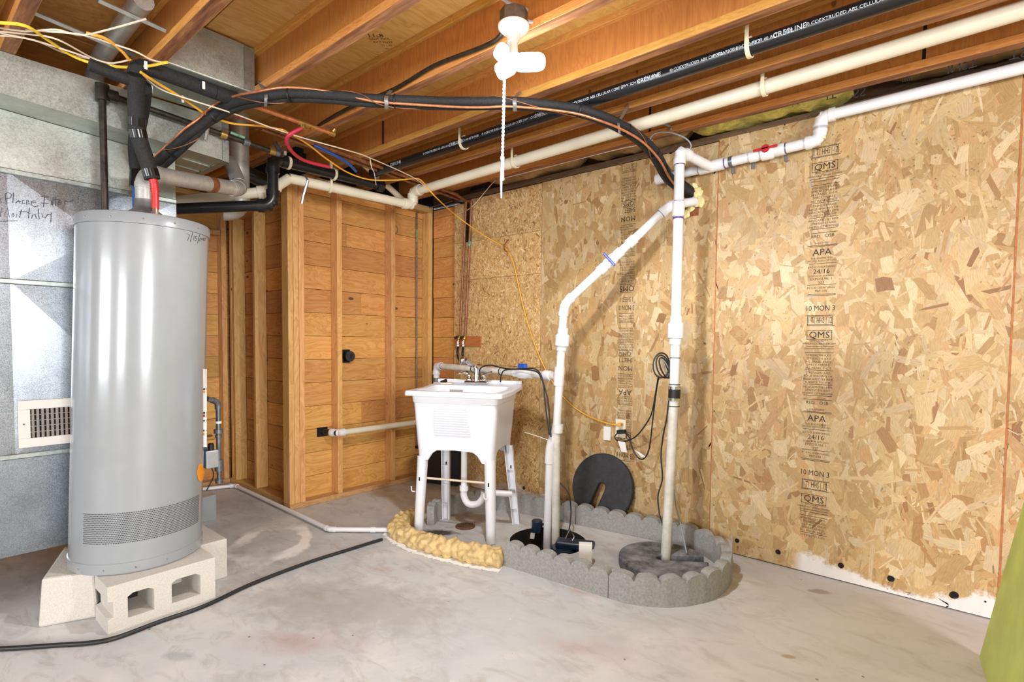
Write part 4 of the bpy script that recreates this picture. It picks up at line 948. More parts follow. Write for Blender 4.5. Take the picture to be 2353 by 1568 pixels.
# ================================================================== sump discharge piping
R1, R2 = .0255, .0245
YD = -.40
d1 = thing('discharge_pipe', P(1283, 1255, y=YD), 'white discharge pipe with check valve and blue valve rising diagonally to the wall', 'pvc pipe')
a0 = P(1294, 728, y=YD); tee1 = P(1285, 865, y=YD); wye = P(1279, 985, y=YD); fl = P(1277, 1200, y=YD); fl = fl + (fl-wye).normalized()*.35
top1 = P(1296, 700, y=YD); w_end = P(1597, 463, y=-.03); di = P(1540, 472, y=-.17)
pipe([fl, wye], R2, 'pvc_dirty', d1); pipe([wye, top1], R2, 'pvc_white', d1); pipe([top1, di], R2, 'pvc_white', d1); pipe([di, w_end], R2, 'pvc_white', d1)
elbow(tee1, top1, di, R2, d1, 'pvc_white', .05); elbow(top1, di, w_end, R2, d1, 'pvc_white', .045, ring='primer_purple')
cv = P(1292, 783, y=YD); cvd = (top1-tee1).normalized()
ck = mk('check_valve', G().lathe(cv-cvd*.06, cvd, [(0, R2*1.25), (.02, R2*1.25), (.03, R2*1.75), (.09, R2*1.75), (.1, R2*1.3), (.135, R2*1.3)], 20), 'pvc_white', d1, 40)
coupling(tee1, cvd, R2, d1, 'pvc_white', .11, 'tee', 1.28)
coupling(P(1282, 985, y=YD), cvd, R2, d1, 'pvc_white', .05, 'wye', 1.3)
sl = [P(1281, 975, y=YD), P(1276, 1000, y=YD), P(1266, 1025, y=YD-.01), P(1263, 1060, y=YD-.01)]
mk('wye_branch', G().tube(smoothpath(sl, 5), R2*1.22, 18), 'pvc_white', d1, 50)
lf = P(1258, 1220, y=YD-.01); lf = lf + (lf-sl[-1]).normalized()*.3
pipe([sl[-1], lf], R2, 'pvc_white', d1)
coupling(P(1263, 1057, y=YD-.01), lf-sl[-1], R2, d1, 'pvc_white', .04)
dgd = (di-top1).normalized()
vv = top1.lerp(di, .42); vq = P(1400, 597, y=YD); vv = top1+dgd*((vq-top1).dot(dgd)*1.0)
bv = mk('ball_valve', G().lathe(vv-dgd*.085, dgd, [(0, R2*1.25), (.04, R2*1.25), (.045, R2*1.1), (.06, R2*1.35), (.11, R2*1.35), (.125, R2*1.1), (.13, R2*1.25), (.17, R2*1.25)], 20), 'pvc_white', d1, 40)
hn = Vector((.35, -.93, .1)).normalized(); hx = dgd.cross(hn)
mk('valve_handle', G().obox(vv+hn*.042, (hx, dgd, hn), (.05, .007, .006)), 'valve_navy', bv, bevel=.004); mk('valve_stem', G().tube([vv+hn*.02, vv+hn*.045], .01, 10), 'valve_navy', bv)
coupling(vv+dgd*.16, dgd, R2, d1, 'pvc_white', .05)
# branch along the back of the sink
hb0 = thing('sink_branch_pipe', P(1000, 880, y=-.26), 'white pipe with blue handled valve running behind the sink faucet', 'pvc pipe')
e0 = tee1+Vector((-.03, .0, 0)); e1 = P(1003, 841, y=-.26); e2 = Vector((e1.x-.005, e1.y, .55))
pipe([e0, e1], R2*.95, 'pvc_dirty', hb0); pipe([e1, e2], R2*.95, 'pvc_white', hb0); elbow(e0, e1, e2, R2*.95, hb0, 'pvc_white', .05, ring='primer_purple')
hd = (e1-e0).normalized(); bq = e0+hd*((P(1200, 857, y=-.38)-e0).dot(hd))
coupling(e0+hd*.06, hd, R2, hb0, 'pvc_white', .05)
b2_ = mk('ball_valve', G().lathe(bq-hd*.08, hd, [(0, R2*1.2), (.035, R2*1.2), (.045, R2*1.45), (.11, R2*1.45), (.12, R2*1.2), (.16, R2*1.2)], 20), 'pvc_white', hb0, 40)
mk('valve_handle', G().obox(bq+Vector((0, -.01, .048)), (hd, hd.cross(Vector((0, 0, 1))), (0, 0, 1)), (.034, .012, .014)), 'valve_blue', b2_, bevel=.005)
coupling(Vector((e1.x, e1.y, .87)), (0, 0, 1), R2, hb0, 'iron_grey', .03, 'hose_clamp', 1.12)
# right riser
d2 = thing('discharge_riser', Vector((2.39, -.33, .0)), 'tall white sump riser pipe with black rubber coupling and check valve', 'pvc pipe')
YR = -.30
rb = P(1529, 1274, z=.055); rt = P(1562, 348, y=YR); rd = (rt-rb).normalized(); tw = P(1634, 384, y=-.06)
rbb = rb-rd*.15
mid = P(1549, 926, y=YR-.01)
pipe([rbb, mid], R1*1.02, 'pvc_dirty', d2); pipe([mid, rt], R1, 'pvc_white', d2); pipe([rt, tw], R1, 'pvc_white', d2)
elbow(mid, rt, tw, R1, d2, 'pvc_white', .05, ring='primer_purple')
def onr(py): q = P(1555, py, y=YR); return mid+(rt-mid)*((q.z-mid.z)/(rt.z-mid.z))
rc = onr(905); coupling(rc, rd, R1, d2, 'rubber_black', .075, 'rubber_coupling', 1.22)
for dz_ in (-.03, .03): coupling(rc+rd*dz_, rd, R1, d2, 'chrome', .013, 'hose_clamp', 1.3)
cq = onr(762); mk('check_valve', G().lathe(cq-rd*.07, rd, [(0, R1*1.2), (.03, R1*1.25), (.035, R1*1.6), (.11, R1*1.6), (.12, R1*1.2), (.15, R1*1.2)], 20), 'pvc_white', d2, 40)
cq = onr(482); c_ = coupling(cq, rd, R1, d2, 'pvc_white', .075); mk('primer_ring', G().tube([cq-rd*.042, cq-rd*.052], R1*1.06, 18), 'primer_purple', c_); mk('primer_ring', G().tube([cq+rd*.038, cq+rd*.042], R1*1.06, 18), 'primer_purple', c_)
# wall pipe with red valve
d3 = thing('wall_discharge_pipe', P(1640, 383, y=-.06), 'white pipe clamped to the flake board with red handled valve', 'pvc pipe')
c0 = P(1514, 412, y=-.055); c1 = P(1884, 322, y=-.055); c2 = P(1893, 268, y=-.055); c3 = P(2353, 155, y=-.055); c3 = c3+(c3-c2).normalized()*.9
c2 = Vector((c1.x, c2.y, c2.z))
pipe([c0, c1], R1, 'pvc_white', d3); pipe([c1, c2], R1, 'pvc_cream', d3); pipe([c2, c3], R1, 'pvc_white', d3)
elbow(c0, c1, c2, R1, d3, 'pvc_white', .042); elbow(c1, c2, c3, R1, d3, 'pvc_white', .042)
cdn = (c1-c0).normalized(); coupling(c0+cdn*.01, cdn, R1, d3, 'pvc_white', .05, 'end_cap', 1.2)
tq = c0+cdn*((tw-c0).dot(cdn)); t_ = coupling(tq, cdn, R1, d3, 'pvc_white', .13, 'tee', 1.25)
for o_ in (-.07, .07): mk('primer_ring', G().tube([tq+cdn*o_, tq+cdn*(o_+.006)], R1*1.05, 18), 'primer_purple', t_)
rv = c0+cdn*((P(1763, 351, y=-.055)-c0).dot(cdn))
rvm = mk('ball_valve', G().lathe(rv-cdn*.085, cdn, [(0, R1*1.2), (.04, R1*1.2), (.05, R1*1.05), (.06, R1*1.4), (.11, R1*1.4), (.12, R1*1.1), (.13, R1*1.2), (.17, R1*1.2)], 20), 'pvc_white', d3, 40)
mk('valve_handle', G().obox(rv+Vector((0, -.042, .012)), (cdn, (0, 1, 0), (0, 0, 1)), (.058, .005, .006)), 'valve_red', rvm, bevel=.003); mk('valve_hub', G().lathe(rv+Vector((0, -.025, .012)), (0, -1, 0), [(0, .02), (.016, .02), (.022, .016)], 16), 'valve_red', rvm, 40)
def pclamp(c, d, r, parent):
    d = Vector(d).normalized(); mk('pipe_clamp', G().tube([c-d*.009, c+d*.009], r*1.12, 18), 'iron_grey', parent, 35)
    mk('clamp_ear', G().obox(c+Vector((0, .03, -r-.014)), ((1, 0, 0), (0, 1, 0), (0, 0, 1)), (.009, .004, .016)), 'iron_grey', parent, bevel=.003)
for px, py in ((1545, 404), (1680, 372), (1727, 361), (1803, 343)): pclamp(c0+cdn*((P(px, py, y=-.055)-c0).dot(cdn)), cdn, R1, d3)
# foam around the wall hole
wf_ = thing('hole_foam', P(1605, 470, y=0), 'pale yellow spray foam sealing the pipes into the wall hole', 'spray foam')
for i, (px, py, r_) in enumerate(((1600, 445, .035), (1606, 462, .032), (1592, 432, .028), (1577, 492, .024), (1610, 468, .02), (1588, 478, .02))):
    q = P(px, py, y=-.012); g = G().ico((0, 0, 0), r_, (1, .7, 1.1), 3); g.v = [q+v*(1+.35*noise.noise(v*60+Vector((i, 0, 0)))) for v in g.v]; mk('foam_lump', g, 'foam_pale', wf_, 180)
mk('rusty_board', G().box(P(1585, 498, y=-.004), P(1606, 472, y=.001)), 'rust', wf_)
# pump, float switch, junction box inside the ring
pump = thing('sump_pump', Vector((1.80, -.53, -.3)), 'dark blue sump pump with wire handle down in the pit', 'pump')
pc = Vector((1.83, -.50, 0))
mk('pump_body', G().lathe(pc+Vector((0, 0, -.32)), (0, 0, 1), [(0, .1), (.2, .1), (.26, .085), (.3, .07), (.305, .0)], 28, cap=False), 'pump_blue', pump, 40)
mk('pump_cap', G().obox(pc+Vector((.06, .03, .0)), ((.9, .4, 0), (-.4, .9, 0), (0, 0, 1)), (.11, .045, .022)), 'pump_blue', pump, bevel=.012, seg=3)
hq = P(1310, 1235, z=.03); mk('handle', G().tube([hq+Vector((-.03, -.02, -.03)), hq+Vector((0, 0, .045)), hq+Vector((.03, .0, .01)), hq+Vector((.02, -.03, -.03))], .004, 8), 'chrome', pump, 60)
fq = P(1234, 1210, y=-.42)
fs = thing('float_switch', fq, 'dark cup shaped float switch clamped to the discharge pipe', 'float switch')
mk('cup', G().lathe(fq+Vector((0, 0, -.035)), (0, 0, 1), [(0, .028), (.02, .034), (.07, .034), (.074, .03)], 24), 'pump_blue', fs, 40)
mk('bracket', G().tube([fq+Vector((.02, .01, .02)), lf.lerp(sl[-1], .45)], .008, 8), 'rubber_black', fs); mk('tag', G().obox(fq+Vector((-.02, -.02, -.06)), ((.9, .4, 0), (-.4, .9, 0), (.2, 0, 1)), (.014, .001, .02)), 'paper_tag', fs)
jb = P(1345, 1296, z=0)
mk('vent_block', G().obox(jb+Vector((0, 0, .055)), ((.85, .53, 0), (-.53, .85, 0), (0, 0, 1)), (.035, .022, .055)), 'paper_tag', None, bevel=.003, label='small white plastic box standing inside the scalloped edging', cat='box')
# black bin by the wall corner
bb = Vector((.50, -.14, 0))
bin_ = thing('storage_bin', bb, 'black plastic bin tucked behind the sink legs in the corner', 'bin')
qq = [P(980, 1112, z=.01), P(1078, 1108, z=.01)]
mk('bin_body', G().hexa([Vector((.20, -.20, .01)), Vector((.52, -.08, .01)), Vector((.48, -.02, .01)), Vector((.16, -.06, .01)), Vector((.18, -.21, .30)), Vector((.54, -.08, .30)), Vector((.50, -.01, .30)), Vector((.14, -.05, .30))]), 'bin_black', bin_, bevel=.008)
mk('bin_rim', G().obox((.34, -.09, .3), ((.95, .32, 0), (-.32, .95, 0), (0, 0, 1)), (.205, .085, .012)), 'bin_black', bin_, bevel=.006)
# condensate line on the floor
c_pts = [P(470, 1124, z=.022), P(541, 1116, z=.022), P(757, 1217, z=.022), P(893, 1218, z=.022)]
con = thing('condensate_pipe', (c_pts[1].x, c_pts[1].y, 0), 'thin white condensate pipe lying on the floor past the wall corner', 'pvc pipe')
c_pts[0] = c_pts[1]+(c_pts[0]-c_pts[1]).normalized()*.5
for a, b in zip(c_pts, c_pts[1:]): pipe([a, b], .0135, 'pvc_white', con)
elbow(c_pts[0], c_pts[1], c_pts[2], .0135, con, 'pvc_white'); elbow(c_pts[1], c_pts[2], c_pts[3], .0135, con, 'pvc_white'); coupling(c_pts[2].lerp(c_pts[3], .74), c_pts[3]-c_pts[2], .0135, con, 'pvc_white')
# garden hose
hp = [P(-120, 1497, z=.009), P(0, 1492, z=.009), P(120, 1484, z=.009), P(250, 1465, z=.009), P(370, 1428, z=.009), P(470, 1393, z=.009), P(580, 1342, z=.009), P(700, 1296, z=.009), P(800, 1264, z=.009), P(878, 1240, z=.009)]
hp[3] = hp[3]+Vector((.02, -.01, 0)); 
wire('garden_hose', hp, .009, 'cord_black', None, 10, label='long black hose lying across the concrete floor', cat='hose')
# ================================================================== ceiling and wall pipes
PR = .0305
def hanger(c, d, r, top, parent, name='pipe_hanger'):
    """cream plastic hook: strap up to the joist and a C round the pipe"""
    c = Vector(c); d = Vector(d).normalized(); s = Vector((0, 0, 1)).cross(d).normalized(); rr = r+.003; g = G(); up = Vector((0, 0, 1)); K = 18
    ring = [c + (s*math.cos(a)+up*math.sin(a))*rr for a in [math.radians(100-300*k/K) for k in range(K+1)]]; out = [c + (s*math.cos(a)+up*math.sin(a))*(rr+.005) for a in [math.radians(100-300*k/K) for k in range(K+1)]]
    for p, q in zip(ring, out): g.v += [p-d*.008, p+d*.008, q+d*.008, q-d*.008]
    for i in range(K):
        a, b = i*4, (i+1)*4
        for k in range(4): g.f.append((a+k, a+(k+1) % 4, b+(k+1) % 4, b+k))
    g.f += [(3, 2, 1, 0), (K*4, K*4+1, K*4+2, K*4+3)]
    o = mk(name, g, 'hanger_cream', parent, 40); t0 = c+s*(-rr-.003)
    mk('hanger_strap', G().obox((t0+Vector((t0.x, t0.y, top)))/2 if False else Vector((t0.x, t0.y, (t0.z+top)/2)), (d, s, up), (.007, .002, (top-t0.z)/2)), 'hanger_cream', parent); return o
# black pipe between joists, with its printed legend
YB = -.872
ba, bb_ = P(840, 405, y=YB), P(2050, 0, y=YB); ba = P(856, 398, y=YB); bd = (bb_-ba).normalized(); bend = bb_+bd*1.2
ab = thing('drain_pipe', ba, 'long black plastic drain pipe with white lettering hung between the ceiling joists', 'drain pipe')
pipe([ba, bend], PR, 'abs_black', ab)
fdir = (CAM-P(1600, 140, y=YB)); fdir = (fdir-bd*fdir.dot(bd)).normalized(); tud = bd.cross(fdir)*-1
tud = tud if tud.z > 0 else -tud
def pipetext(s_, px, py, sz, mat='ink_white'):
    q = P(px, py, y=YB); c = ba+bd*((q-ba).dot(bd)); n = (fdir*.93+tud*.36).normalized(); u = n.cross(bd); u = u if u.z > 0 else -u
    text('pipe_lettering', s_, sz, c+n*(PR+.0006), bd, u, mat, ab, 'LEFT')
for (px, py) in ((1780, 92), (1470, 196), (1235, 272), (1040, 338), (905, 382)):
    pipetext('2"', px-34, py+12, .017); pipetext('CRESLINE', px, py, .026); pipetext('® COEXTRUDED ABS CELLULAR CORE DWV SCH 40 ASTM F628', px+76, py-26, .016)
pipetext('PPFA   100 204182 F5', 1645, 128, .018)
hanger(ba+bd*((P(1722, 112, y=YB)-ba).dot(bd)), bd, PR, 2.36, ab); hanger(ba+bd*((P(1066, 335, y=YB)-ba).dot(bd)), bd, PR, 2.36, ab)
# cream pipe next to the wall joist, with its drop to the run along the plank wall
YW = -.53
wa, wb = P(990, 430, y=YW), P(2353, 22, y=YW); wdv = (wb-wa).normalized(); wend = wb+wdv*1.0
w1 = P(665, 413, z=2.163); w2 = P(938, 473, z=2.155); rise = Vector((w2.x+.05, -.50, 2.15)); wx = Vector((rise.x, rise.y+.0, wa.z))
wp = thing('waste_pipe', wa, 'long cream plastic waste pipe running under the last ceiling joists', 'waste pipe')
pipe([wa, wend], PR, 'pvc_cream', wp)
rr0 = P(948, 472, y=-.53); rr1 = P(962, 437, y=-.53); rr1 = Vector((rr0.x+.005, rr0.y, wa.z-.0))
wl0 = Vector((.345, -1.37, 2.165)); wl1 = Vector((rr0.x-.02, -.56, rr0.z)); 
pipe([wl0, rr0], PR, 'pvc_cream', wp); pipe([rr0, rr1], PR, 'pvc_cream', wp); elbow(wl0, rr0, rr1, PR, wp, 'pvc_cream', .055); elbow(rr0, rr1, wend, PR, wp, 'pvc_cream', .055)
pipe([rr1, wa], PR, 'pvc_cream', wp)
hanger(wa+wdv*((P(1757, 203, y=YW)-wa).dot(wdv)), wdv, PR, 2.34, wp); hanger(wa+wdv*((P(1185, 371, y=YW)-wa).dot(wdv)), wdv, PR, 2.34, wp)
coupling(wa+wdv*((P(1172, 376, y=YW)-wa).dot(wdv)), wdv, PR, wp, 'pvc_cream', .05, k=1.08)
hw_ = (rr0-wl0).normalized(); hanger(wl0+hw_*((P(753, 433, x=.36)-wl0).dot(hw_)), hw_, PR, 2.30, wp)
g = G(); sq = wl0+hw_*.03
mk('perforated_strap', G().tube([sq+hw_*.06+Vector((0, 0, .036)), sq+hw_*.065+Vector((.036, 0, 0)), sq+hw_*.06+Vector((.02, 0, -.04)), sq+hw_*.05+Vector((.01, 0, -.09)), sq+hw_*.045+Vector((0, 0, -.14))], .009, 6), 'strap_metal', wp)
# lower-left offset of the cream pipe
k1 = P(640, 408, x=.345); k2 = P(618, 440, x=.33); k3 = P(378, 466, y=-1.96)
pipe([k2, k3], PR, 'pvc_cream', wp); elbow(wl0, k2, k3, PR, wp, 'pvc_cream', .04); pipe([wl0, k2], PR, 'pvc_cream', wp)
# black run along the plank wall with its swing
XA = .455
s0, s1 = P(872, 427, x=XA), P(655, 372, x=XA); rt_, rb_ = P(632, 380, x=XA-.03), P(632, 468, x=XA-.03)
rt_ = Vector((XA-.01, s1.y-.07, s1.z)); rb_ = Vector((rt_.x, rt_.y, P(632, 472, x=rt_.x).z)); lft = P(372, 482, y=-2.0)
sw = thing('swing_drain_pipe', s0, 'black plastic drain pipe that drops and swings back behind the heater', 'drain pipe')
pipe([s0, rt_], PR, 'abs_black', sw); pipe([rt_, rb_], PR, 'abs_black', sw); pipe([rb_, lft], PR, 'abs_black', sw)
elbow(s0, rt_, rb_, PR, sw, 'abs_black', .06); elbow(rt_, rb_, lft, PR, sw, 'abs_black', .06)
sd = (rt_-s0).normalized()
for px, py in ((664, 377), (768, 404)): hanger(s0+sd*((P(px, py, x=XA)-s0).dot(sd)), sd, PR, 2.31, sw)
coupling(s0, sd, PR, sw, 'abs_black', .05)
mk('soil_pipe', G().tube([P(545, 388, x=.12), P(632, 428, x=.12)], .045, 20), 'abs_black', None, 40, label='fat black soil pipe end behind the chimney pipe', cat='drain pipe')
mk('vent_stub', G().tube([P(893, 430, x=.25)*3-P(928, 462, x=.25)*2, P(928, 462, x=.25)], .022, 14), 'pvc_cream', None, 40, label='short grey vent pipe stub above the plank wall top plate', cat='vent pipe')
# drain arm through the plank wall
wz_ = P(800, 992, x=.13); wq = Vector((.13, -.13, wz_.z-.006)); sb0 = Vector((-.015, -.955, wz_.z)); sb1 = Vector((.13, -.915, wz_.z))
arm = thing('wall_drain_pipe', sb1, 'cream drain pipe from a hole in the planks to behind the sink', 'drain pipe')
pipe([sb0, sb1], .022, 'iron_black', arm); pipe([sb1, wq], .0225, 'pvc_cream', arm); elbow(sb0, sb1, wq, .0225, arm, 'pvc_white', .04)
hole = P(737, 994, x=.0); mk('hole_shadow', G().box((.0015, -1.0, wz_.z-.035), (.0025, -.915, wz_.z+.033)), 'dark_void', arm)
# round clean-out cap in the planks
vc = P(802, 819, x=.035)
vcap = thing('cleanout_cap', vc, 'round black cap on a stub pipe in the plank wall', 'pipe cap')
mk('stub', G().tube([Vector((.002, vc.y, vc.z)), Vector((.05, vc.y, vc.z))], .036, 24), 'abs_black', vcap, 40)
mk('cap', G().tube([Vector((.05, vc.y, vc.z)), Vector((.056, vc.y, vc.z))], .039, 24), 'lid_black', vcap, 40); mk('cap_square', G().box((.056, vc.y-.016, vc.z-.014), (.06, vc.y+.014, vc.z+.012)), 'abs_black', vcap, bevel=.002)
mk('cutout', G().box((.0012, vc.y-.055, vc.z-.05), (.0018, vc.y+.03, vc.z+.05)), 'dark_void', vcap)
# thin conduit in the last stud bay
cdp = P(958, 490, x=.03); cdb = P(957, 884, x=.03)
cond = thing('thin_conduit', (cdb.x, cdb.y, .2), 'thin dark conduit standing against the planks beside the corner stud', 'conduit')
pipe([Vector((.03, cdp.y, .25)), Vector((.03, cdp.y, 2.24))], .0065, 'iron_grey', cond); mk('green_top', G().tube([Vector((.03, cdp.y, 2.0)), Vector((.03, cdp.y, 2.1))], .0075, 10), 'patina', cond)
wire('bracing_wire', [Vector((.03, cdp.y, 2.24)), P(985, 478, x=.08), P(1040, 462, y=-.02)], .005, 'iron_grey', cond)
# ---- copper lines
cu = thing('copper_supply_line', HE2, 'bright copper pipe with brass tee leaving the foam wrap', 'water pipe')
ce = P(762, 304, z=HE2.z); ce = Vector((ce.x, ce.y, HE2.z-.005)); pipe([HE2-Vector((0, .03, 0)), ce], .0112, 'copper', cu)
cdv = (ce-HE2).normalized(); tq2 = HE2+cdv*((P(686, 287, z=HE2.z)-HE2).dot(cdv))
coupling(tq2, cdv, .0125, cu, 'brass', .06, 'tee'); coupling(tq2+cdv*.05, cdv, .0125, cu, 'brass', .018); coupling(tq2-Vector((0, 0, .012)), (0, 0, 1), .0115, cu, 'brass', .03, 'tee_branch')
coupling(ce, cdv, .0125, cu, 'brass', .03, 'stop_valve'); mk('valve_top', G().tube([ce, ce+Vector((.02, .01, .02))], .009, 8), 'brass', cu)
wire('red_hose', [tq2+Vector((0, 0, -.02)), P(660, 316, z=2.2), P(668, 345, z=2.18), P(700, 369, z=2.19), P(756, 384, z=2.2)], .0095, 'pex_pink', None, 10, label='crimson plastic hose curving down from the brass tee', cat='hose')
wire('blue_hose', [P(722, 334, z=2.27), P(760, 352, z=2.25), P(798, 374, z=2.235), P(818, 394, z=2.22)], .009, 'pex_blue', None, 10, label='blue plastic hose among the copper pipes over the plank wall', cat='hose')
for i, (p0, p1, vx) in enumerate((((526, 260), (1046, 446), (1071, 1057)), ((600, 296), (1066, 462), (1083, 1069)))):
    a, b = P(*p0, z=2.285), P(*p1, z=2.285); b.y = min(b.y, -.022)
    t = thing('copper_pipe', b, ('old copper pipe crossing to the corner and down the fine-flake board to the sink valve', 'old copper pipe with green joint beside its twin down the fine-flake board')[i], 'water pipe', 'copper pipes to the sink')
    v0 = P(vx[0], 478, y=-.022); v1 = P(vx[1], 772, y=-.022); v0.z = 2.272-.012*i
    pipe([a, b], .0108, 'copper_old', t); pipe([b, v0], .0108, 'copper_old', t); pipe([v0, v1], .0085, 'copper_old', t)
    elbow(a, b, v0, .0105, t, 'patina' if i else 'copper_old', .018); elbow(b, v0, v1, .0095, t, 'copper_old', .016)
    if i: coupling(v0.lerp(v1, .31), (0, 0, 1), .009, t, 'patina', .04)
    vq = v1+Vector((-.003, -.012, -.012)); mk('shutoff_valve', G().lathe(v1+Vector((0, 0, .012)), (-.1, -.25, -1), [(0, .01), (.012, .012), (.02, .017), (.04, .017), (.046, .011), (.056, .012)], 14), 'brass', t, 40)
    mk('valve_handle', G().obox(v1+Vector((-.01, -.03, -.012)), ((1, 0, .3), (0, 1, 0), (-.3, 0, 1)), (.02, .006, .008)), 'iron_black', t, bevel=.003)
    hs = v1+Vector((-.006, -.016, -.055)); he = SK(-.05+.07*i, .21, .885)
    coupling(hs, (0, 0, 1), .009, t, 'chrome', .02, 'hose_nut', 1.35); coupling(hs-Vector((0, 0, .022)), (0, 0, 1), .009, t, 'pipe_dope', .016, 'ferrule', 1.15)
    wire('flexible_hose', [hs-Vector((0, 0, .03)), hs-Vector((0, 0, .12)), hs.lerp(he, .55)+Vector((0, .02, -.04)), he], .0085, 'cord_black', t, 10)
wa0, wa1 = P(1038, 773, y=0), P(1107, 797, y=0)
mk('mounting_block', G().box((wa0.x+.05, -.018, wa1.z), (wa1.x, -.0022, wa0.z)), 'block_wood', None, bevel=.002, label='reddish wood block behind the sink shutoff valves', cat='wood block')
# ================================================================== refrigerant line set
lp = [P(358, 383, x=.52), P(380, 364, x=.61), P(400, 345, x=.69), P(440, 309, x=.81), P(497, 262, z=2.225), P(545, 239, z=2.245), P(600, 228, z=2.232), P(666, 219, z=2.238), P(755, 222, z=2.238), P(831, 229, z=2.238), P(888, 232, z=2.238), P(1030, 237, z=2.238), P(1113, 237, z=2.238), P(1183, 237, z=2.238), P(1315, 251, z=2.232), P(1382, 270, y=-.85), P(1431, 293, y=-.72), P(1475, 322, y=-.57), P(1508, 358, y=-.40), P(1537, 408, y=-.14), P(1582, 444, y=-.01)]
ls = thing('refrigerant_line_set', lp[6], 'black foam covered line set with copper tube arching under the joists to the wall', 'pipe bundle')
sp = smoothpath(lp, 6)
def offset(path, fn):
    out = []
    for i, p in enumerate(path):
        d = (path[min(i+1, len(path)-1)]-path[max(i-1, 0)]).normalized(); s = Vector((0, 0, 1)).cross(d).normalized(); u = d.cross(s); a, b = fn(i/(len(path)-1)); out.append(p+s*a+u*b)
    return out
mk('foam_line', G().tube(offset(sp, lambda t: (-.008, .004)), .0195, 14), 'foam_black', ls, 60); mk('foam_line', G().tube(offset(sp, lambda t: (.015, -.008)), .0165, 14), 'foam_black', ls, 60)
mk('copper_tube', G().tube(offset(sp, lambda t: (-.02, .026*math.tanh((.44-t)*14)+.002*math.sin(t*40))), .0058, 10), 'copper', ls, 60)
mk('control_wire', G().tube(offset(sp, lambda t: (.03*math.cos(t*34), .028*math.sin(t*34))), .0022, 6), 'copper_old', ls, 60)
for f in (.1, .2, .36, .52, .72, .82, .9):
    i = int(f*(len(sp)-2)); d = (sp[i+1]-sp[i]).normalized(); mk('cable_tie', G().tube([sp[i]-d*.003, sp[i]+d*.003], .031, 12), 'rubber_black', ls, 40)
mk('wall_sleeve', G().tube([P(1560, 425, y=-.1), P(1590, 447, y=-.006)], .036, 16), 'rubber_black', ls, 40)
mk('grey_sleeve', G().tube([P(1512, 366, y=-.27), P(1538, 398, y=-.16)], .021, 14), 'iron_grey', ls, 40)
for (px, py, tx, ty, yj) in ((604, 225, 594, 186, -1.874), (885, 230, 903, 203, -1.472), (1187, 236, 1196, 210, -1.066), (1425, 288, 1448, 236, -.654)):
    i = min(range(len(sp)), key=lambda k: abs(CAM.x*0+(sp[k]-P(px, py, z=sp[k].z)).length)); c = sp[i]; d = (sp[min(i+1, len(sp)-1)]-sp[i-1]).normalized(); s = Vector((0, 0, 1)).cross(d).normalized()
    top = P(tx, ty, y=yj); pts = [top, c+(CAM-c).normalized()*.034+Vector((0, 0, .02)), c+(CAM-c).normalized()*.036-Vector((0, 0, .012)), c-Vector((0, 0, .036))]
    g = G(); w_ = d*.0085
    for p in smoothpath(pts, 4): g.v += [p-w_, p+w_]
    n2 = len(g.v)//2
    for k in range(n2-1): g.f.append((2*k, 2*k+1, 2*k+3, 2*k+2))
    o = mk('hanger_strap', g, 'strap_metal', ls); md = o.modifiers.new('solid', 'SOLIDIFY'); md.thickness = .0012
# ================================================================== ceiling lamp
YL = -1.555
lc0 = P(1180, 70, y=YL)
lamp = thing('ceiling_lamp', lc0, 'bright three blade LED lamp in a white porcelain holder under the joist', 'lamp')
fx = Vector((lc0.x, YL, 0)); ztop = P(1178, 24, y=YL).z; zpl = P(1178, 58, y=YL).z
mk('junction_box', G().lathe((fx.x, fx.y, zpl), (0, 0, 1), [(0, .05), (.045, .05), (.048, .046)], 8), 'box_metal', lamp)
mk('lampholder', G().lathe((fx.x, fx.y, zpl), (0, 0, -1), [(0, .052), (.004, .056), (.012, .055), (.022, .045), (.034, .027), (.055, .021), (.062, .021)], 32), 'porcelain', lamp, 40)
zn = zpl-.058
mk('bulb_neck', G().lathe((fx.x, fx.y, zn), (0, 0, -1), [(0, .016), (.05, .017), (.075, .028), (.085, .022)], 20), 'porcelain', lamp, 40)
bc = P(1183, 138, y=YL)
def blade(c, dirv, ln, wd_, name='led_blade'):
    d = Vector(dirv).normalized(); n = (CAM-Vector(c)); n = (n-d*n.dot(d)).normalized(); s = d.cross(n); pts = []
    for k in range(24):
        t = 2*math.pi*k/24; pts.append(Vector(c)+d*(math.copysign(abs(math.cos(t))**.55, math.cos(t))*ln/2)+s*(math.copysign(abs(math.sin(t))**.7, math.sin(t))*wd_/2)-n*.008)
    return mk(name, G().prism(pts, n*.016), 'led_glow', lamp, 40)
for (ax_, ay_, bx_, by_) in ((1143, 112, 1178, 142), (1248, 142, 1185, 144), (1143, 168, 1180, 148)):
    a, b = P(ax_, ay_, y=YL-.01), P(bx_, by_, y=YL); blade((a+b)/2, a-b, (a-b).length*1.06, .06)
mk('led_hub', G().ico(bc, .03, (1, 1, .8), 3), 'led_glow', lamp, True)
for nm, ty, en in (('lamp_light', 'SPOT', 66), ('lamp_glow', 'POINT', 12)):
    pl = bpy.data.lights.new(nm, ty); pl.energy = en; pl.shadow_soft_size = .05; pl.color = (.95, .98, 1)
    if ty == 'SPOT': pl.spot_size = math.radians(172); pl.spot_blend = .35     # the LED panels face down and out
    plo = bpy.data.objects.new(nm, pl); COL.objects.link(plo); plo.location = bc+Vector((.0, -.0, -.06))
wire('lamp_cable', [P(1140, -12, z=2.47), P(1172, 8, z=2.43), P(1205, 20, z=2.40), P(1236, 34, z=2.37), P(1242, 45, z=2.345), P(1232, 52, z=2.335), P(1205, 47, y=YL+.03)], .006, 'wire_grey', lamp, 8)
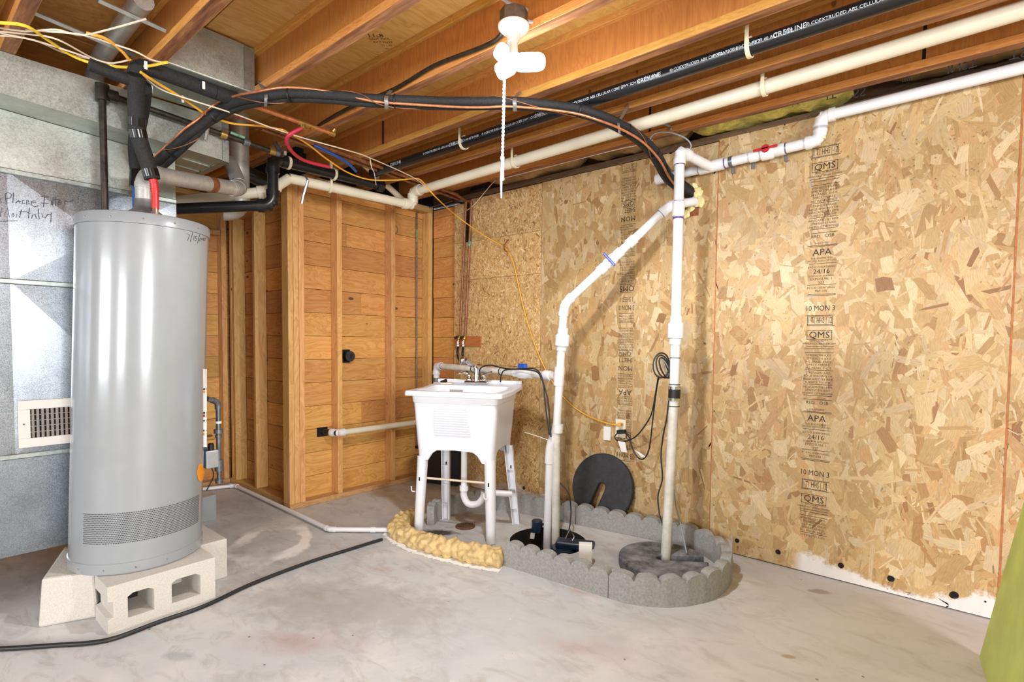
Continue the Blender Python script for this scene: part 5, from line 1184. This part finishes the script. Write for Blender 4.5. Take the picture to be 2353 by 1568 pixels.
mk('cable_clamp', G().obox(P(1231, 51, z=2.335), ((1, 0, 0), (0, 1, 0), (0, 0, 1)), (.005, .003, .01)), 'porcelain', lamp)
s_t, s_b = P(1159, 168, y=YL), P(1152, 456, y=YL)
strg = thing('pull_string', s_b, 'white knotted pull string hanging from the lamp', 'string')
s_m = s_t.lerp(s_b, .68)
for k in range(2):
    pts = []
    for i in range(90):
        f = i/89; c = s_t.lerp(s_m, f); pts.append(c+Vector((.0025*math.cos(f*70+k*math.pi), .0025*math.sin(f*70+k*math.pi), 0)))
    mk('cord', G().tube(pts, .0032, 6), 'string_white', strg, 60)
mk('knot', G().ico(s_m, .008, (1, 1, 1.5), 2), 'string_white', strg, True); mk('tail', G().tube([s_m, s_m.lerp(s_b, .5)+Vector((-.003, 0, 0)), s_b], [.0045, .005, .003], 8), 'string_white', strg, 60); mk('tail', G().tube([s_m+Vector((.004, 0, 0)), s_m.lerp(s_b, .5)+Vector((.006, 0, 0))], .0035, 6), 'string_white', strg, 60); mk('knot', G().ico(s_m.lerp(s_b, .52)+Vector((.006, 0, 0)), .006, (1, 1, 1.2), 1), 'string_white', strg, True)
# ================================================================== cables
ZC = 2.285
def cable(name, pts, r, mat, label, grp=None, cat='cable'): return wire(name, pts, r, mat, None, 6, 6, label=label, cat=cat, group=grp)
def pz(l, z=ZC): return [P(a, b, z=z-(.004*i % .012)) for i, (a, b) in enumerate(l)]
cable('yellow_cable', pz([(-40, 52), (0, 52), (60, 60), (110, 92), (170, 130), (235, 150), (320, 154), (384, 143)], 2.27), .006, 'wire_yellow', 'bright yellow cable looping over the cabinet toward the box duct')
cable('orange_cable', [P(200, 76, z=2.29), P(245, 90, z=2.28), P(280, 118, z=2.27), P(297, 138, z=2.26)], .006, 'wire_orange', 'orange cable dropping to the foam wrapped pipe')
cable('orange_cable', [P(323, 166, z=2.235), P(360, 190, z=2.23), P(420, 226, z=2.225), P(472, 263, z=2.215)], .006, 'wire_orange', 'orange cable running along beneath the foam wrapped pipe')
cable('orange_cable', [P(470, 262, z=2.21), P(530, 283, z=2.22), P(592, 289, z=2.235), P(650, 298, z=2.24)], .005, 'wire_orange', 'yellow orange cable crossing below the line set to the red hose')
for i, l in enumerate(([(-30, 60), (40, 70), (70, 72), (130, 68), (185, 81), (250, 68), (335, 44)], [(-30, 68), (30, 82), (90, 96), (150, 122), (230, 140), (300, 162)], [(-30, 70), (60, 78), (130, 90), (210, 132), (255, 145), (300, 137)], [(60, 70), (110, 72), (190, 80), (250, 98), (310, 118), (350, 138), (384, 145)], [(-30, 80), (60, 88), (160, 118), (250, 150)])):
    cable('thin_cable', pz(l, 2.275), .0035, 'wire_white', ('thin pinkish white wire branching up beside the metal strip', 'thin white wire sagging along the top of the duct', 'thin white wire looping up to the foam wrap', 'thin white wire following the yellow cable', 'thin tan wire lowest in the bundle over the duct')[i])
cable('thin_cable', [P(328, 172, z=2.235), P(370, 205, z=2.225), P(440, 230, z=2.22), P(540, 262, z=2.225), P(620, 292, z=2.23), P(700, 318, z=2.235), P(800, 346, z=2.245), P(850, 363, z=2.25), P(955, 411, z=2.25), P(985, 440, z=2.24)], .0035, 'wire_white', 'thin white wire running along the copper pipes to the corner')
cable('thin_cable', [P(850, 363, z=2.25), P(854, 385, z=2.2), P(860, 398, z=2.18), P(864, 425, z=2.14)], .0025, 'wire_white', 'short white wire end dangling by the black pipe')
cable('thin_cable', [P(1050, 494, y=-.01), P(1085, 475, y=-.02), P(1137, 416, y=-.06), P(1165, 408, z=2.294), P(1400, 348, z=2.295), P(1460, 335, z=2.295), P(1500, 322, z=2.294)], .003, 'wire_white', 'thin pale wire stapled along the last joist above the wall')
cable('dark_cable', [P(640, 355, z=2.305), P(770, 265, y=-1.49), P(905, 205, y=-1.49), P(1000, 150, y=-1.49), P(1130, 98, y=-1.49), P(1160, 60, y=-1.495)], .009, 'iron_black', 'flat dark grey cable stapled along the joist to the lamp')
for i, (px, py) in enumerate(((219, 148), (335, 150), (348, 205), (420, 228), (468, 196), (294, 182))):
    q = P(px, py, z=2.25); mk('cable_staple', G().obox(q, ((1, 0, 0), (0, 1, 0), (0, 0, 1)), (.003, .0055, .016)), 'paper_tag', None, bevel=.002, label=('white plastic clip on the stub end of the cold water foam', 'white plastic clip where the yellow cable meets the foam elbow', 'white plastic clip below the foam elbow on the orange cable', 'white plastic clip on the thin wire under the foam run', 'white plastic clip at the joint of the foam run', 'white plastic clip between the two foam wrapped pipes')[i], cat='clip', group='white wire clips by the foam wrap')
# extension cord from the ceiling, over a hook and down to the outlet
hk = P(1163, 574, y=-.02)
cordpts = [P(650, 298, z=2.24), P(705, 330, z=2.235), P(750, 365, z=2.22), P(800, 397, z=2.2), P(850, 413, z=2.2), P(910, 414, z=2.235), P(948, 411, z=2.255), P(968, 415, z=2.24), P(1000, 452, z=2.14), P(1050, 497, y=-.17), P(1110, 540, y=-.08), P(1160, 570, y=-.03), P(1178, 600, y=-.02), P(1190, 650, y=-.015), P(1205, 715, y=-.012), P(1228, 790, y=-.012), P(1260, 862, y=-.012), P(1300, 918, y=-.012), P(1345, 953, y=-.012), P(1395, 973, y=-.016), P(1424, 977, y=-.02)]
ext = thing('extension_cord', hk, 'golden yellow extension cord hooked on the board and plugged into the outlet', 'cord')
wire('cord', cordpts, .0048, 'cord_gold', ext, 8, 8); oq = P(1428, 975, y=-.012)
mk('plug', G().obox(oq+Vector((0, -.018, 0)), ((1, 0, 0), (0, 1, 0), (0, 0, 1)), (.012, .016, .009)), 'cord_gold', ext, bevel=.004)
mk('cord_tag', G().box(P(1387, 980, y=-.012), P(1403, 1013, y=-.011)), 'paper_tag', ext)
mk('wall_hook', G().tube(smoothpath([P(1168, 551, y=-.003), P(1164, 556, y=-.03), P(1158, 566, y=-.04), P(1161, 577, y=-.045), P(1166, 578, y=-.05)], 5), .004, 8), 'rust', None, 60, label='small rusty hook holding the extension cord on the board', cat='hook')
# outlet
op = P(1427, 985, y=0)
out_ = thing('wall_outlet', op, 'ivory duplex outlet plate on the flake board', 'outlet')
mk('plate', G().box((op.x-.036, -.008, op.z-.058), (op.x+.036, -.0024, op.z+.058)), 'plate_ivory', out_, bevel=.003)
for dz_ in (-.02, .02): mk('socket', G().lathe((op.x, -.008, op.z+dz_), (0, -1, 0), [(0, .016), (.002, .016), (.0025, .013)], 18), 'plate_ivory', out_, 40)
# pump cords, coiled on the riser
pw = thing('pump_cord', P(1526, 843, y=-.26), 'coiled dark grey pump cord tied to the tall riser and plugged into the outlet', 'cord')
cc_ = P(1523, 840, y=-.27); rcam = RT
for k in range(5):
    pts = [cc_+rcam*((.05-.007*k)*math.cos(t+.2*k)*.9+.008*k-.008)+Vector((0, 0, (.068-.006*k)*math.sin(t-.15*k)-.007*k))+Vector((0, .005*k, 0)) for t in [2*math.pi*i/24 for i in range(25)]]
    mk('coil_loop', G().tube(pts, .0045, 8), 'wire_grey' if k == 3 else 'cord_black', pw, 60)
pg = P(1424, 992, y=-.03)
wire('cord', [pg, P(1413, 1003, y=-.05), P(1419, 1013, y=-.06), P(1440, 1014, y=-.06), P(1465, 1000, y=-.08), P(1490, 966, y=-.13), P(1500, 940, y=-.16), P(1507, 900, y=-.2), P(1513, 865, y=-.25)], .0042, 'cord_black', pw); wire('cord', [pg+Vector((.03, 0, .0)), P(1446, 1006, y=-.06), P(1453, 1030, y=-.08), P(1466, 1052, y=-.09), P(1480, 1054, y=-.1), P(1492, 1030, y=-.12), P(1500, 965, y=-.16), P(1508, 900, y=-.2), P(1514, 865, y=-.25)], .0042, 'cord_black', pw)
mk('plug', G().obox(pg+Vector((.012, 0, 0)), ((1, 0, .15), (0, 1, 0), (-.15, 0, 1)), (.026, .02, .012)), 'rubber_black', pw, bevel=.005)
wire('cord', [P(1545, 830, y=-.28), P(1541, 880, y=-.28), P(1532, 960, y=-.27), P(1524, 1000, y=-.26), P(1519, 1050, y=-.26), P(1522, 1100, y=-.26), P(1512, 1140, y=-.27), P(1515, 1180, y=-.28), P(1522, 1205, y=-.29), P(1535, 1275, y=-.32)], .0042, 'cord_black', pw); wire('cord', [P(1545, 870, y=-.28), P(1538, 950, y=-.26), P(1546, 1080, y=-.25), P(1553, 1160, y=-.26), P(1565, 1210, y=-.28), P(1578, 1272, y=-.32)], .0042, 'wire_grey', pw)
for i, (a, b, c) in enumerate((((1420, 1014), (1436, 1016), (1438, 1040)), ((1458, 1034), (1470, 1040), (1484, 1052)))):
    q = [P(*t, y=-.07) for t in (a, b, c)]; mk('cord_tag', G().prism([q[0], q[1], q[2]+Vector((.01, 0, 0)), q[2]-Vector((.03, 0, .0))], Vector((0, -.001, 0))), 'paper_tag', pw)
for py, r_ in ((823, .027), (884, .03), (934, .03)): mk('cable_tie', G().tube([onr(py)-rd*.002, onr(py)+rd*.002], r_, 14), 'rubber_black', pw)
# hoses tied along the sink branch pipe
sc_ = thing('appliance_cord', P(1120, 842, y=-.4), 'black cords tied along the sink branch pipe and down to the pit', 'cord')
wire('cord', [P(1106, 880, y=-.42), P(1102, 852, y=-.42), P(1112, 842, y=-.42), P(1130, 840, y=-.42), P(1165, 848, y=-.42), P(1200, 848, y=-.43), P(1228, 848, y=-.45), P(1243, 862, y=-.46), P(1249, 890, y=-.46), P(1254, 940, y=-.46), P(1262, 1000, y=-.46)], .0045, 'cord_black', sc_); wire('cord', [P(1150, 878, y=-.42), P(1152, 862, y=-.43), P(1165, 850, y=-.44), P(1225, 852, y=-.45), P(1244, 870, y=-.455), P(1258, 915, y=-.455), P(1262, 950, y=-.455), P(1266, 1005, y=-.455)], .0045, 'cord_black', sc_)
wire('cord', [P(1287, 1110, y=-.37), P(1306, 1135, y=-.36), P(1312, 1175, y=-.36), P(1308, 1215, y=-.4), P(1298, 1240, y=-.45)], .0045, 'cord_black', sc_)
for px, py in ((1148, 850), (1075, 852)): q = e0+hd*((P(px, py, y=-.36)-e0).dot(hd)); mk('cable_tie', G().tube([q-hd*.002, q+hd*.002], R2*1.12, 14), 'rubber_black', sc_)
wire('zip_tie', [P(1206, 994, y=-.42), P(1235, 1003, y=-.43), P(1263, 1013, y=-.43)], .0022, 'paper_tag', None, label='loose white zip tie sticking out from the discharge pipe', cat='zip tie')
wire('joist_cable', [P(1520, 282, z=2.33), P(1537, 290, y=-.27), P(1542, 297, y=-.275)], .006, 'wire_grey', None, label='short grey cable end with white cap under the wall joist', cat='cable')
wire('loop_cable', [P(1503, 392-22, y=-.28), P(1493, 335, y=-.36), P(1498, 312, y=-.36), P(1520, 304, y=-.33), P(1545, 306, y=-.3), P(1575, 318, y=-.26), P(1588, 335, y=-.24), P(1578, 352, y=-.24), P(1566, 368, y=-.24)], .004, 'wire_grey', None, label='grey wire looping from the line set to the riser elbow', cat='cable')
# small junction fitting at the wall corner
jq = P(1100, 434, y=-.02); mk('corner_bracket', G().obox(jq, ((1, 0, 0), (0, 1, 0), (0, 0, 1)), (.075, .02, .018)), 'abs_black', None, bevel=.006, label='black plastic fitting at the top corner of the wall', cat='fitting')
# green board leaning at the right
g0 = P(2250, 1510, z=0); g1 = P(2266, 1568, z=0); gd = (g1-g0).normalized(); gt = P(2353, 1150, y=g0.y); ge_ = (gt-g0).normalized()
L_ = 1.25; gn = gd.cross(ge_).normalized(); gn = gn if gn.x > 0 else -gn
gq = [g0, g0+gd*1.6, g0+gd*1.6+ge_*L_, g0+ge_*L_]
mk('green_board', G().prism(gq, gn*.02), 'green_panel', None, bevel=.003, label='flat olive green painted board leaning at the foot of the wall', cat='board')
